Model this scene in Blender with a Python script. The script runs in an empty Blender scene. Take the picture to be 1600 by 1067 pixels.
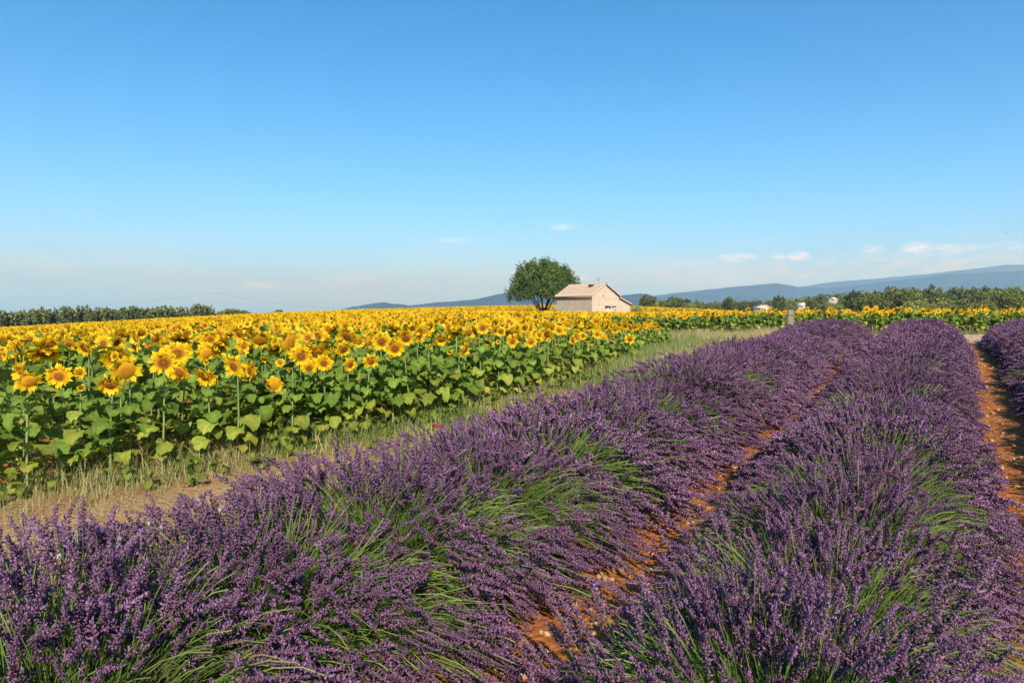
import bpy, math
import numpy as np
from mathutils import Vector, Matrix

# ------------------------------------------------------------------ camera, world, sun, exposure
scene = bpy.context.scene
col = scene.collection
R = math.radians
F = 1100.0                       # focal length in pixels of the 1600 px wide photograph
TH = math.atan(673 / F)          # rows run 31 degrees to the right of the view axis (world +Y)
CAMZ = 1.58
cd = bpy.data.cameras.new('camera')
cd.sensor_width = 36.0
cd.lens = F / 1600 * 36.0
cd.clip_start = 0.05
cd.clip_end = 60000
cam = bpy.data.objects.new('camera', cd)
cam.location = (0, 0, CAMZ)
cam.rotation_euler = (R(90) - math.atan(46.5 / F), 0, TH)
col.objects.link(cam)
scene.camera = cam
FWD = np.array([-math.sin(TH), math.cos(TH)])
RGT = np.array([math.cos(TH), math.sin(TH)])

SUN_AZ = R(172)                  # clockwise from the view axis: behind the camera
SUN_EL = R(33)
sh = FWD * math.cos(SUN_AZ) + RGT * math.sin(SUN_AZ)
SUN = Vector((sh[0] * math.cos(SUN_EL), sh[1] * math.cos(SUN_EL), math.sin(SUN_EL)))

scene.view_settings.view_transform = 'Standard'
scene.view_settings.look = 'None'
scene.view_settings.exposure = 0.47
scene.view_settings.gamma = 1.0
scene.view_settings.use_curve_mapping = False
scene.cycles.max_bounces = 5
scene.cycles.diffuse_bounces = 2
scene.cycles.transmission_bounces = 3
scene.cycles.transparent_max_bounces = 4
scene.cycles.use_denoising = True

world = bpy.data.worlds.new('World')
scene.world = world
world.use_nodes = True
wn = world.node_tree
for n in list(wn.nodes):
    wn.nodes.remove(n)


def N(tree, kind, **kw):
    n = tree.nodes.new(kind)
    for k, v in kw.items():
        setattr(n, k, v)
    return n


def M2(tree, op, a, b=None, c=None, clamp=False):
    n = tree.nodes.new('ShaderNodeMath')
    n.operation = op
    n.use_clamp = clamp
    for i, v in enumerate((a, b, c)):
        if v is None:
            continue
        if isinstance(v, (int, float)):
            n.inputs[i].default_value = v
        else:
            tree.links.new(v, n.inputs[i])
    return n.outputs[0]


def RAMP(tree, fac, stops, interp='LINEAR'):
    n = tree.nodes.new('ShaderNodeValToRGB')
    n.color_ramp.interpolation = interp
    el = n.color_ramp.elements
    while len(el) < len(stops):
        el.new(0.5)
    for e, (p, c) in zip(el, stops):
        e.position = p
        e.color = (*c, 1) if len(c) == 3 else c
    tree.links.new(fac, n.inputs[0])
    return n.outputs[0]


def MIXC(tree, fac, a, b, mode='MIX'):
    n = tree.nodes.new('ShaderNodeMixRGB')
    n.blend_type = mode
    for i, v in enumerate((fac, a, b)):
        if isinstance(v, (int, float)):
            n.inputs[i].default_value = v
        elif isinstance(v, tuple):
            n.inputs[i].default_value = (*v, 1)
        else:
            tree.links.new(v, n.inputs[i])
    return n.outputs[0]


def NOISE(tree, vec, scale, detail=4, rough=0.55, dist=0.0):
    n = tree.nodes.new('ShaderNodeTexNoise')
    n.inputs['Scale'].default_value = scale
    n.inputs['Detail'].default_value = detail
    n.inputs['Roughness'].default_value = rough
    n.inputs['Distortion'].default_value = dist
    if vec is not None:
        tree.links.new(vec, n.inputs['Vector'])
    return n.outputs['Fac']


def build_world():
    t = wn
    out = N(t, 'ShaderNodeOutputWorld')
    bg = N(t, 'ShaderNodeBackground')
    bg.inputs['Strength'].default_value = 0.12
    sky = N(t, 'ShaderNodeTexSky')
    sky.sky_type = 'NISHITA'
    sky.sun_disc = False
    sky.sun_elevation = SUN_EL
    sky.sun_rotation = math.atan2(SUN.x, SUN.y)
    sky.altitude = 300
    sky.air_density = 1.0
    sky.dust_density = 0.25
    sky.ozone_density = 3.0
    tc = N(t, 'ShaderNodeTexCoord')
    nrm = N(t, 'ShaderNodeVectorMath', operation='NORMALIZE')
    t.links.new(tc.outputs['Generated'], nrm.inputs[0])
    d = nrm.outputs[0]
    sep = N(t, 'ShaderNodeSeparateXYZ')
    t.links.new(d, sep.inputs[0])
    az = M2(t, 'ARCTAN2', sep.outputs['X'], sep.outputs['Y'])      # clockwise from the rows
    el = M2(t, 'ARCSINE', sep.outputs['Z'])
    comb = N(t, 'ShaderNodeCombineXYZ')
    t.links.new(az, comb.inputs[0])
    t.links.new(M2(t, 'MULTIPLY', el, 4.0), comb.inputs[1])
    flat = comb.outputs[0]
    # thin stratus veil hugging the horizon all the way round
    band = M2(t, 'SUBTRACT', 1.0, M2(t, 'MULTIPLY', M2(t, 'ABSOLUTE', M2(t, 'SUBTRACT', el, 0.052)), 17.0), clamp=True)
    veil = M2(t, 'MULTIPLY', RAMP(t, NOISE(t, flat, 3.2, 6, 0.6, 0.4), [(0.44, (0, 0, 0)), (0.68, (1, 1, 1))]), band)
    # small cumulus: soft ellipses broken up by noise (azimuth, elevation, half sizes)
    puff = NOISE(t, flat, 34.0, 7, 0.68, 0.3)
    acc = None

    def ang(px, py):
        return math.atan((px - 800) / F) - TH, math.atan((487 - py) / F * math.cos(math.atan((px - 800) / F)))
    for px, py, wx, wy, s in ((1150, 404, 36, 9, .8), (1215, 401, 14, 6, .9), (1246, 401, 18, 8, 1.1), (1362, 391, 22, 7, .7),
                              (1432, 388, 26, 10, 1.1), (1490, 389, 44, 8, .75), (1575, 390, 40, 7, .5), (410, 445, 34, 8, .75),
                              (880, 356, 26, 6, .42), (1240, 428, 330, 24, .34), (1480, 414, 240, 22, .40), (1100, 411, 70, 5, .4), (1556, 384, 56, 6, .5), (1330, 404, 90, 6, .35), (715, 376, 40, 5, .35), (540, 435, 60, 7, .3), (905, 434, 24, 9, .45)):
        a0, e0 = ang(px, py)
        q = M2(t, 'ADD', M2(t, 'POWER', M2(t, 'MULTIPLY', M2(t, 'SUBTRACT', az, a0), F / wx), 2.0),
               M2(t, 'POWER', M2(t, 'MULTIPLY', M2(t, 'SUBTRACT', el, e0), F / wy), 2.0))
        m = M2(t, 'MULTIPLY', M2(t, 'SUBTRACT', 1.0, q, clamp=True), s)
        acc = m if acc is None else M2(t, 'MAXIMUM', acc, m)
    cum = M2(t, 'MULTIPLY', acc, RAMP(t, puff, [(0.36, (0, 0, 0)), (0.66, (.95, .95, .95))]))
    amt = M2(t, 'ADD', M2(t, 'MULTIPLY', veil, 0.20), cum, clamp=True)
    hs = N(t, 'ShaderNodeHueSaturation')
    hs.inputs['Saturation'].default_value = 1.36
    t.links.new(sky.outputs[0], hs.inputs['Color'])
    low = M2(t, 'MULTIPLY', M2(t, 'EXPONENT', M2(t, 'MULTIPLY', M2(t, 'MAXIMUM', el, 0.0), -9.0)), 0.88)
    c = MIXC(t, low, hs.outputs[0], (0.35, 4.9, 17.0))        # pale blue air along the whole horizon
    c = MIXC(t, amt, c, (9.0, 9.9, 11.4))
    t.links.new(c, bg.inputs['Color'])
    t.links.new(bg.outputs[0], out.inputs['Surface'])


build_world()
sl = bpy.data.lights.new('sun', 'SUN')
sl.energy = 4.8
sl.angle = R(0.53)
sl.color = (1.0, 0.945, 0.86)
so = bpy.data.objects.new('sun', sl)
so.rotation_euler = SUN.to_track_quat('Z', 'Y').to_euler()
so.location = (0, -5, 30)
col.objects.link(so)

# ------------------------------------------------------------------ helpers
rng = np.random.default_rng(7)


def tag(o, label=None, cat=None, group=None, kind=None):
    if label: o['label'] = label
    if cat: o['category'] = cat
    if group: o['group'] = group
    if kind: o['kind'] = kind
    return o


def empty(name, loc, rz=0.0, parent=None):
    o = bpy.data.objects.new(name, None)
    o.empty_display_size = 0.1
    o.location = loc
    o.rotation_euler = (0, 0, rz)
    col.objects.link(o)
    if parent: o.parent = parent
    return o


def link(name, me, parent=None, loc=(0, 0, 0), rot=(0, 0, 0), scale=(1, 1, 1)):
    o = bpy.data.objects.new(name, me)
    col.objects.link(o)
    o.location = loc
    o.rotation_euler = rot
    o.scale = scale
    if parent: o.parent = parent
    return o


class MB:
    """collects triangles (numpy) and builds one mesh"""
    def __init__(s):
        s.v, s.f, s.t, s.r, s.m, s.n = [], [], [], [], [], 0

    def add(s, v, f, tint=0.5, rnd=0.5, mat=0):
        v = np.asarray(v, float).reshape(-1, 3)
        f = np.asarray(f, int)
        if f.shape[1] == 4:
            f = np.concatenate([f[:, [0, 1, 2]], f[:, [0, 2, 3]]])
        s.v.append(v)
        s.f.append(f + s.n)
        s.t.append(np.broadcast_to(np.asarray(tint, float), (len(v),)))
        s.r.append(np.broadcast_to(np.asarray(rnd, float), (len(v),)))
        s.m.append(np.full(len(f), mat, int))
        s.n += len(v)

    def stamp(s, tv, tf, Rm, T, tint=0.5, rnd=None, mat=0):
        """copies of a template: Rm (n,3,3), T (n,3)"""
        tf = np.asarray(tf, int)
        if tf.shape[1] == 4:
            tf = np.concatenate([tf[:, [0, 1, 2]], tf[:, [0, 2, 3]]])
        n, k = len(T), len(tv)
        if n == 0: return
        v = np.einsum('nij,kj->nki', Rm, tv) + T[:, None, :]
        f = tf[None] + (np.arange(n) * k)[:, None, None]
        r = np.full(n, 0.5) if rnd is None else np.broadcast_to(rnd, (n,))
        tt = np.broadcast_to(np.asarray(tint, float), (n, k)).reshape(-1)
        s.add(v.reshape(-1, 3), f.reshape(-1, 3), tt, np.repeat(r, k), mat)

    def mesh(s, name, mats, smooth=False):
        v = np.concatenate(s.v)
        f = np.concatenate(s.f)
        me = bpy.data.meshes.new(name)
        me.vertices.add(len(v))
        me.vertices.foreach_set('co', v.astype(np.float32).ravel())
        me.loops.add(f.size)
        me.loops.foreach_set('vertex_index', f.astype(np.int32).ravel())
        me.polygons.add(len(f))
        me.polygons.foreach_set('loop_start', (np.arange(len(f)) * 3).astype(np.int32))
        for m in (mats if isinstance(mats, (list, tuple)) else [mats]):
            me.materials.append(m)
        me.polygons.foreach_set('material_index', np.concatenate(s.m).astype(np.int32))
        a = me.attributes.new('tint', 'FLOAT', 'POINT')
        a.data.foreach_set('value', np.concatenate(s.t).astype(np.float32))
        a = me.attributes.new('rnd', 'FLOAT', 'POINT')
        a.data.foreach_set('value', np.concatenate(s.r).astype(np.float32))
        if smooth:
            me.polygons.foreach_set('use_smooth', np.ones(len(f), bool))
        me.update(calc_edges=True)
        me.validate()
        return me

    def build(s, name, mats, parent=None, smooth=False, loc=(0, 0, 0)):
        return link(name, s.mesh(name, mats, smooth), parent, loc)


def norm(v):
    return v / (np.linalg.norm(v, axis=-1, keepdims=True) + 1e-9)


def frames(d, roll):
    """rotation matrices whose third column is d"""
    d = norm(d)
    up = np.where(np.abs(d[:, 2:3]) > 0.95, np.array([[1.0, 0, 0]]), np.array([[0, 0, 1.0]]))
    x = norm(np.cross(up, d))
    y = np.cross(d, x)
    c, s_ = np.cos(roll)[:, None], np.sin(roll)[:, None]
    return np.stack([x * c + y * s_, -x * s_ + y * c, d], axis=2)


def hash2(ix, iy, seed=0):
    h = (ix * 374761393 + iy * 668265263 + seed * 974634777) & 0xffffffff
    h = ((h ^ (h >> 13)) * 1274126177) & 0xffffffff
    return ((h ^ (h >> 16)) & 0xffff) / 65535.0


def vnoise(x, y, seed=0):
    x = np.asarray(x, float); y = np.asarray(y, float)
    ix, iy = np.floor(x).astype(np.int64), np.floor(y).astype(np.int64)
    fx, fy = x - ix, y - iy
    fx, fy = fx * fx * (3 - 2 * fx), fy * fy * (3 - 2 * fy)
    a = hash2(ix, iy, seed) * (1 - fx) + hash2(ix + 1, iy, seed) * fx
    b = hash2(ix, iy + 1, seed) * (1 - fx) + hash2(ix + 1, iy + 1, seed) * fx
    return a * (1 - fy) + b * fy


def fbm(x, y, seed=0, oct=4):
    r, a, t = 0, 1.0, 0
    for o in range(oct):
        r = r + a * vnoise(x * 2 ** o, y * 2 ** o, seed + o * 17)
        t += a
        a *= 0.5
    return r / t


def sstep(a, b, x):
    t = np.clip((np.asarray(x, float) - a) / (b - a), 0, 1)
    return t * t * (3 - 2 * t)


def P(px, d):
    """ground position of image column px at depth d"""
    u = (np.asarray(px, float) - 800) / F * d
    return np.stack([RGT[0] * u + FWD[0] * d, RGT[1] * u + FWD[1] * d], -1)


def Z(py, d):
    return CAMZ - (py - 487) / F * d


def depth_px(X, Y):
    d = X * FWD[0] + Y * FWD[1]
    u = X * RGT[0] + Y * RGT[1]
    return d, 800 + F * u / np.where(np.abs(d) < 1e-6, 1e-6, d)


def tube(mb, pts, rad, n=6, tint=0.5, rnd=0.5, mat=0, cap=True):
    pts = np.asarray(pts, float)
    rad = np.broadcast_to(np.asarray(rad, float), (len(pts),))
    tan = norm(np.gradient(pts, axis=0))
    up = np.array([0.31, 0.2, 0.93]) if abs(tan[0, 2]) < 0.9 else np.array([1.0, 0.1, 0])
    vs = []
    for p, t, r in zip(pts, tan, rad):
        x = norm(np.cross(up, t)); y = np.cross(t, x)
        a = np.arange(n) / n * 2 * math.pi
        vs.append(p + r * (np.cos(a)[:, None] * x + np.sin(a)[:, None] * y))
    f = []
    for i in range(len(pts) - 1):
        for j in range(n):
            k = (j + 1) % n
            f.append((i * n + j, i * n + k, (i + 1) * n + k, (i + 1) * n + j))
    V = np.concatenate(vs)
    mb.add(V, f, tint, rnd, mat)
    if cap:
        mb.add(vs[-1], [(0, i, i + 1) for i in range(1, n - 1)], tint, rnd, mat)
        mb.add(vs[0], [(0, i + 1, i) for i in range(1, n - 1)], tint, rnd, mat)


def box(mb, lo, hi, mat=0, tint=0.5, rnd=0.5):
    x0, y0, z0 = lo; x1, y1, z1 = hi
    v = [(x0, y0, z0), (x1, y0, z0), (x1, y1, z0), (x0, y1, z0), (x0, y0, z1), (x1, y0, z1), (x1, y1, z1), (x0, y1, z1)]
    f = [(0, 3, 2, 1), (4, 5, 6, 7), (0, 1, 5, 4), (1, 2, 6, 5), (2, 3, 7, 6), (3, 0, 4, 7)]
    mb.add(v, f, tint, rnd, mat)


# ------------------------------------------------------------------ materials
def newmat(name):
    m = bpy.data.materials.new(name)
    m.use_nodes = True
    t = m.node_tree
    for n in list(t.nodes):
        t.nodes.remove(n)
    out = N(t, 'ShaderNodeOutputMaterial')
    return m, t, out


def attr(t, name):
    n = N(t, 'ShaderNodeAttribute')
    n.attribute_name = name
    return n.outputs['Fac']


def plant_mat(name, stops, var=0.5, hue=0.03, rough=0.6, transl=0.25, spec=0.2, objvar=0.0, nscale=None):
    """colour from the mesh attribute tint, varied per piece by rnd; some light shines through"""
    m, t, out = newmat(name)
    c = RAMP(t, attr(t, 'tint'), stops)
    r = attr(t, 'rnd')
    hs = N(t, 'ShaderNodeHueSaturation')
    t.links.new(c, hs.inputs['Color'])
    val = M2(t, 'MULTIPLY_ADD', r, var, 1 - var / 2)
    if objvar:
        oi = N(t, 'ShaderNodeObjectInfo')
        val = M2(t, 'MULTIPLY', val, M2(t, 'MULTIPLY_ADD', oi.outputs['Random'], objvar, 1 - objvar / 2))
    if nscale:
        g = N(t, 'ShaderNodeNewGeometry')
        val = M2(t, 'MULTIPLY', val, M2(t, 'MULTIPLY_ADD', NOISE(t, g.outputs['Position'], nscale, 3), 0.9, 0.55))
    t.links.new(val, hs.inputs['Value'])
    rr = M2(t, 'FRACT', M2(t, 'MULTIPLY', r, 7.31))
    t.links.new(M2(t, 'MULTIPLY_ADD', rr, hue, 0.5 - hue / 2), hs.inputs['Hue'])
    p = N(t, 'ShaderNodeBsdfPrincipled')
    p.inputs['Roughness'].default_value = rough
    p.inputs['Specular IOR Level'].default_value = spec
    t.links.new(hs.outputs[0], p.inputs['Base Color'])
    if transl > 0:
        tr = N(t, 'ShaderNodeBsdfTranslucent')
        t.links.new(hs.outputs[0], tr.inputs['Color'])
        mx = N(t, 'ShaderNodeMixShader')
        mx.inputs[0].default_value = transl
        t.links.new(p.outputs[0], mx.inputs[1])
        t.links.new(tr.outputs[0], mx.inputs[2])
        t.links.new(mx.outputs[0], out.inputs['Surface'])
    else:
        t.links.new(p.outputs[0], out.inputs['Surface'])
    return m


def solid_mat(name, c0, c1, scale=8, rough=0.85, bump=0.3, detail=6, dist=0.0, coord='Object', bscale=None, spec=0.2):
    m, t, out = newmat(name)
    tc = N(t, 'ShaderNodeTexCoord')
    v = tc.outputs[coord]
    n1 = NOISE(t, v, scale, detail, 0.62, dist)
    c = RAMP(t, n1, [(0.3, c0), (0.7, c1)])
    p = N(t, 'ShaderNodeBsdfPrincipled')
    p.inputs['Roughness'].default_value = rough
    p.inputs['Specular IOR Level'].default_value = spec
    t.links.new(c, p.inputs['Base Color'])
    if bump:
        b = N(t, 'ShaderNodeBump')
        b.inputs['Strength'].default_value = bump
        b.inputs['Distance'].default_value = 0.05
        t.links.new(NOISE(t, v, bscale or scale * 3, 5, 0.65), b.inputs['Height'])
        t.links.new(b.outputs[0], p.inputs['Normal'])
    t.links.new(p.outputs[0], out.inputs['Surface'])
    return m


MAT = {}
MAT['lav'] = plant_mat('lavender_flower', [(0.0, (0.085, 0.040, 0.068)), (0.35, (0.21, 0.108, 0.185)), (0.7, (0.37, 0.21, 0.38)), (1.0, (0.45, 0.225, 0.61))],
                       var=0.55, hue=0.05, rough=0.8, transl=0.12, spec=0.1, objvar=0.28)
MAT['lavstem'] = plant_mat('lavender_stem', [(0.0, (0.05, 0.09, 0.02)), (0.6, (0.15, 0.24, 0.045)), (1.0, (0.27, 0.31, 0.10))],
                           var=0.6, hue=0.04, rough=0.6, transl=0.25, spec=0.25)
MAT['sleaf'] = plant_mat('sunflower_leaf', [(0.0, (0.10, 0.165, 0.024)), (0.5, (0.17, 0.265, 0.04)), (0.85, (0.30, 0.36, 0.055)), (1.0, (0.44, 0.37, 0.06))],
                         var=0.5, hue=0.03, rough=0.7, transl=0.32, spec=0.12, objvar=0.5, nscale=45)
MAT['sstem'] = plant_mat('sunflower_stem', [(0.0, (0.16, 0.24, 0.07)), (1.0, (0.22, 0.30, 0.10))], var=0.3, rough=0.6, transl=0.0, objvar=0.2)
MAT['petal'] = plant_mat('sunflower_petal', [(0.0, (0.76, 0.34, 0.008)), (0.4, (0.86, 0.54, 0.01)), (1.0, (0.90, 0.64, 0.015))],
                         var=0.3, hue=0.02, rough=0.55, transl=0.3, spec=0.15, objvar=0.1)
MAT['disc'] = plant_mat('sunflower_disc', [(0.0, (0.24, 0.15, 0.02)), (0.35, (0.15, 0.055, 0.008)), (0.65, (0.34, 0.13, 0.012)), (1.0, (0.58, 0.28, 0.015))],
                        var=0.5, hue=0.02, rough=0.9, transl=0.0, spec=0.1, objvar=0.5)
MAT['calyx'] = plant_mat('sunflower_bract', [(0.0, (0.11, 0.19, 0.04)), (1.0, (0.16, 0.24, 0.06))], var=0.4, rough=0.6, transl=0.15)
MAT['grass'] = plant_mat('verge_grass', [(0.0, (0.11, 0.20, 0.035)), (0.35, (0.24, 0.31, 0.09)), (0.6, (0.42, 0.38, 0.16)), (1.0, (0.56, 0.42, 0.21))],
                         var=0.5, hue=0.03, rough=0.7, transl=0.3)
MAT['treeleaf'] = plant_mat('tree_leaf', [(0.0, (0.045, 0.08, 0.017)), (0.5, (0.11, 0.17, 0.033)), (1.0, (0.18, 0.245, 0.052))],
                            var=0.7, hue=0.03, rough=0.5, transl=0.22, spec=0.3)
MAT['forestleaf'] = plant_mat('forest_leaf', [(0.0, (0.085, 0.10, 0.03)), (0.5, (0.17, 0.195, 0.05)), (1.0, (0.27, 0.29, 0.075))],
                              var=0.7, hue=0.04, rough=0.6, transl=0.15, objvar=0.6)
MAT['hedgeleaf'] = plant_mat('hedge_leaf', [(0.0, (0.08, 0.095, 0.03)), (0.5, (0.16, 0.19, 0.06)), (1.0, (0.25, 0.27, 0.09))],
                             var=0.7, hue=0.03, rough=0.6, transl=0.2)
MAT['bark'] = solid_mat('bark', (0.05, 0.035, 0.025), (0.13, 0.10, 0.075), scale=6, bump=0.6)
MAT['poppy'] = plant_mat('poppy_petal', [(0.0, (0.5, 0.02, 0.01)), (1.0, (0.72, 0.05, 0.02))], var=0.3, transl=0.3)
MAT['white'] = plant_mat('white_petal', [(0.0, (0.75, 0.72, 0.68)), (1.0, (0.82, 0.80, 0.80))], var=0.15, transl=0.3)
MAT['stone'] = solid_mat('limestone', (0.40, 0.22, 0.10), (0.66, 0.46, 0.27), scale=14, bump=0.5)
MAT['post'] = solid_mat('weathered_wood', (0.17, 0.14, 0.10), (0.36, 0.31, 0.23), scale=9, bump=0.6, dist=1.5)
MAT['plaster'] = solid_mat('plaster', (0.47, 0.375, 0.265), (0.63, 0.515, 0.375), scale=1.6, bump=0.25, bscale=14)
MAT['pinkplaster'] = solid_mat('pink_plaster', (0.52, 0.38, 0.28), (0.60, 0.46, 0.34), scale=1.3, bump=0.25, bscale=14)
MAT['tile'] = solid_mat('roof_tile', (0.56, 0.40, 0.27), (0.74, 0.59, 0.43), scale=3.5, bump=0.2, bscale=30)
MAT['genoise'] = solid_mat('eave_tile', (0.26, 0.17, 0.10), (0.38, 0.26, 0.16), scale=6, bump=0.3)
MAT['timber'] = solid_mat('old_timber', (0.035, 0.025, 0.018), (0.09, 0.065, 0.045), scale=5, bump=0.4)
MAT['whitewall'] = solid_mat('pale_wall', (0.60, 0.49, 0.39), (0.70, 0.60, 0.49), scale=2, bump=0.1)
MAT['metal'] = solid_mat('grey_metal', (0.16, 0.16, 0.16), (0.26, 0.26, 0.26), scale=20, rough=0.5, bump=0.0)
MAT['pole'] = solid_mat('concrete_pole', (0.42, 0.40, 0.36), (0.52, 0.50, 0.46), scale=3, bump=0.1)
MAT['glass'] = solid_mat('dark_glass', (0.02, 0.022, 0.025), (0.04, 0.045, 0.05), scale=2, rough=0.15, bump=0, spec=0.5)
MAT['feather'] = solid_mat('dark_feather', (0.02, 0.02, 0.02), (0.05, 0.045, 0.04), scale=9, bump=0)
MAT['hill'] = solid_mat('hill_scrub', (0.022, 0.040, 0.024), (0.055, 0.075, 0.042), scale=0.006, bump=0.0, detail=10)
MAT['cliff'] = solid_mat('pale_cliff', (0.50, 0.46, 0.40), (0.72, 0.68, 0.62), scale=0.05, bump=0.0)


def ground_mat():
    m, t, out = newmat('ground')
    g = N(t, 'ShaderNodeNewGeometry')
    pos = g.outputs['Position']
    zc = N(t, 'ShaderNodeAttribute'); zc.attribute_name = 'zone'
    sp = N(t, 'ShaderNodeSeparateColor')
    t.links.new(zc.outputs['Color'], sp.inputs[0])
    far = attr(t, 'far')
    nf = NOISE(t, pos, 9.0, 6, 0.65)
    nm = NOISE(t, pos, 1.3, 5, 0.6)
    vor = N(t, 'ShaderNodeTexVoronoi'); vor.inputs['Scale'].default_value = 26.0
    t.links.new(pos, vor.inputs['Vector'])
    soil = RAMP(t, NOISE(t, pos, 17.0, 6, 0.7), [(0.25, (0.27, 0.08, 0.02)), (0.5, (0.42, 0.15, 0.04)), (0.8, (0.56, 0.26, 0.09))])
    track = RAMP(t, nf, [(0.25, (0.36, 0.20, 0.095)), (0.55, (0.50, 0.31, 0.155)), (0.85, (0.62, 0.44, 0.25))])
    pink = RAMP(t, nf, [(0.25, (0.50, 0.30, 0.19)), (0.6, (0.66, 0.44, 0.29)), (0.9, (0.74, 0.56, 0.40))])
    dry = RAMP(t, NOISE(t, pos, 30.0, 5, 0.7), [(0.25, (0.20, 0.16, 0.06)), (0.55, (0.36, 0.28, 0.12)), (0.85, (0.48, 0.38, 0.19))])
    scrub = RAMP(t, NOISE(t, pos, 0.05, 8, 0.7), [(0.3, (0.045, 0.06, 0.02)), (0.6, (0.09, 0.105, 0.04)), (0.85, (0.22, 0.18, 0.10))])
    soil = MIXC(t, RAMP(t, NOISE(t, pos, 2.2, 5, 0.6), [(0.45, (0, 0, 0)), (0.75, (.6, .6, .6))]), soil, (0.30, 0.15, 0.07))
    c = MIXC(t, sp.outputs[2], soil, track)
    c = MIXC(t, M2(t, 'MULTIPLY', sp.outputs[1], M2(t, 'MULTIPLY_ADD', nm, 0.9, 0.45), clamp=True), c, dry)
    pk = attr(t, 'pink')
    c = MIXC(t, pk, c, pink)
    c = MIXC(t, far, c, scrub)
    p = N(t, 'ShaderNodeBsdfPrincipled')
    p.inputs['Roughness'].default_value = 0.95
    p.inputs['Specular IOR Level'].default_value = 0.1
    t.links.new(c, p.inputs['Base Color'])
    b = N(t, 'ShaderNodeBump')
    b.inputs['Strength'].default_value = 0.8
    b.inputs['Distance'].default_value = 0.03
    h = M2(t, 'ADD', NOISE(t, pos, 24.0, 6, 0.7), M2(t, 'MULTIPLY', vor.outputs['Distance'], -0.7))
    t.links.new(h, b.inputs['Height'])
    t.links.new(b.outputs[0], p.inputs['Normal'])
    t.links.new(p.outputs[0], out.inputs['Surface'])
    return m


MAT['ground'] = ground_mat()

# ------------------------------------------------------------------ terrain
SFH = 0.92                       # sunflower height
_c = []
for X in (-6, -4, -2, 0, 2, 4):
    for Y in (-3, 0, 3, 6, 9, 12, 15, 18, 20):
        _c.append((X, Y, 0.0434 * Y if X > -5 or Y < 10 else {12: .46, 15: .48, 18: .5, 20: .52}[Y]))
for px, lst in {0: [(10, .13), (20, -.05), (40, -.48), (70, -1.1), (110, -1.95), (200, -3.2), (330, -7)],
                200: [(20, .16), (40, -.05), (70, -.3), (110, -.75), (160, -1.2), (330, -6)],
                400: [(20, .33), (40, .30), (70, .28), (110, .2), (200, .1), (330, -4)],
                600: [(20, .42), (40, .50), (70, .65), (110, .8), (200, 1.25), (330, -3)],
                850: [(20, .42), (40, .53), (90, .45), (150, 1.6), (220, 2.4), (330, -3)],
                1000: [(20, .48), (40, .45), (90, .5), (150, 1.55), (220, 2.15), (330, -3), (450, -2)],
                1100: [(28, .62), (60, .4), (150, 1.05), (220, 1.3), (330, -1), (450, 1)],
                1250: [(28, .68), (60, .2), (120, -.6), (200, -.6), (300, .8), (450, 6)],
                1450: [(26, .75), (60, .2), (120, -.3), (200, 1.2), (300, 4), (450, 12)],
                1600: [(26, .75), (60, .2), (120, -.2), (200, 1.4), (300, 5), (450, 13)],
                1900: [(30, .6), (120, -.2), (300, 5), (450, 13)],
                -400: [(20, -.3), (70, -2), (200, -5)]}.items():
    for d, z in lst:
        xy = P(px, d)
        _c.append((xy[0], xy[1], z))
_c = np.array(_c, float)


def _tps_phi(r2):
    return 0.5 * r2 * np.log(r2 + 1e-9)


def _tps_fit(c):
    n = len(c)
    p = c[:, :2] / 50.0
    K = _tps_phi(((p[:, None] - p[None]) ** 2).sum(-1)) + np.eye(n) * 1e-4
    Q = np.c_[np.ones(n), p]
    A = np.block([[K, Q], [Q.T, np.zeros((3, 3))]])
    return np.linalg.solve(A, np.r_[c[:, 2], 0, 0, 0])


_W = _tps_fit(_c)


def terrain(X, Y):
    X = np.atleast_1d(np.asarray(X, float)); Y = np.atleast_1d(np.asarray(Y, float))
    sh_ = X.shape
    x, y = X.ravel(), Y.ravel()
    out = np.empty(len(x))
    pc = _c[:, :2] / 50.0
    for i in range(0, len(x), 20000):
        q = np.c_[x[i:i + 20000], y[i:i + 20000]] / 50.0
        K = _tps_phi(((q[:, None] - pc[None]) ** 2).sum(-1))
        out[i:i + 20000] = K @ _W[:-3] + _W[-3] + q @ _W[-2:]
    r = np.hypot(x, y)
    w = sstep(440, 900, r)
    out = np.clip(out, -12, 16) * (1 - w) + (-22.0) * w
    near = sstep(3, 9, np.hypot(x, np.maximum(-y, 0)))      # behind the photographer: level off
    back = sstep(4, 40, -(x * FWD[0] + y * FWD[1]))
    out = out * (1 - back) + (-0.3) * back
    return out.reshape(sh_)


def tz(x, y):
    return float(terrain(x, y)[0])


def edge_x(Y):
    """front edge of the sunflower field"""
    Y = np.asarray(Y, float)
    return -5.2 - 1.25 * sstep(6, 1.5, Y) - 0.9 * sstep(11, 17, Y) - 3.5 * sstep(17, 26, Y)


ROWX = (-2.42, -0.43, 1.64)
ROWEND = 20.0


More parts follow.
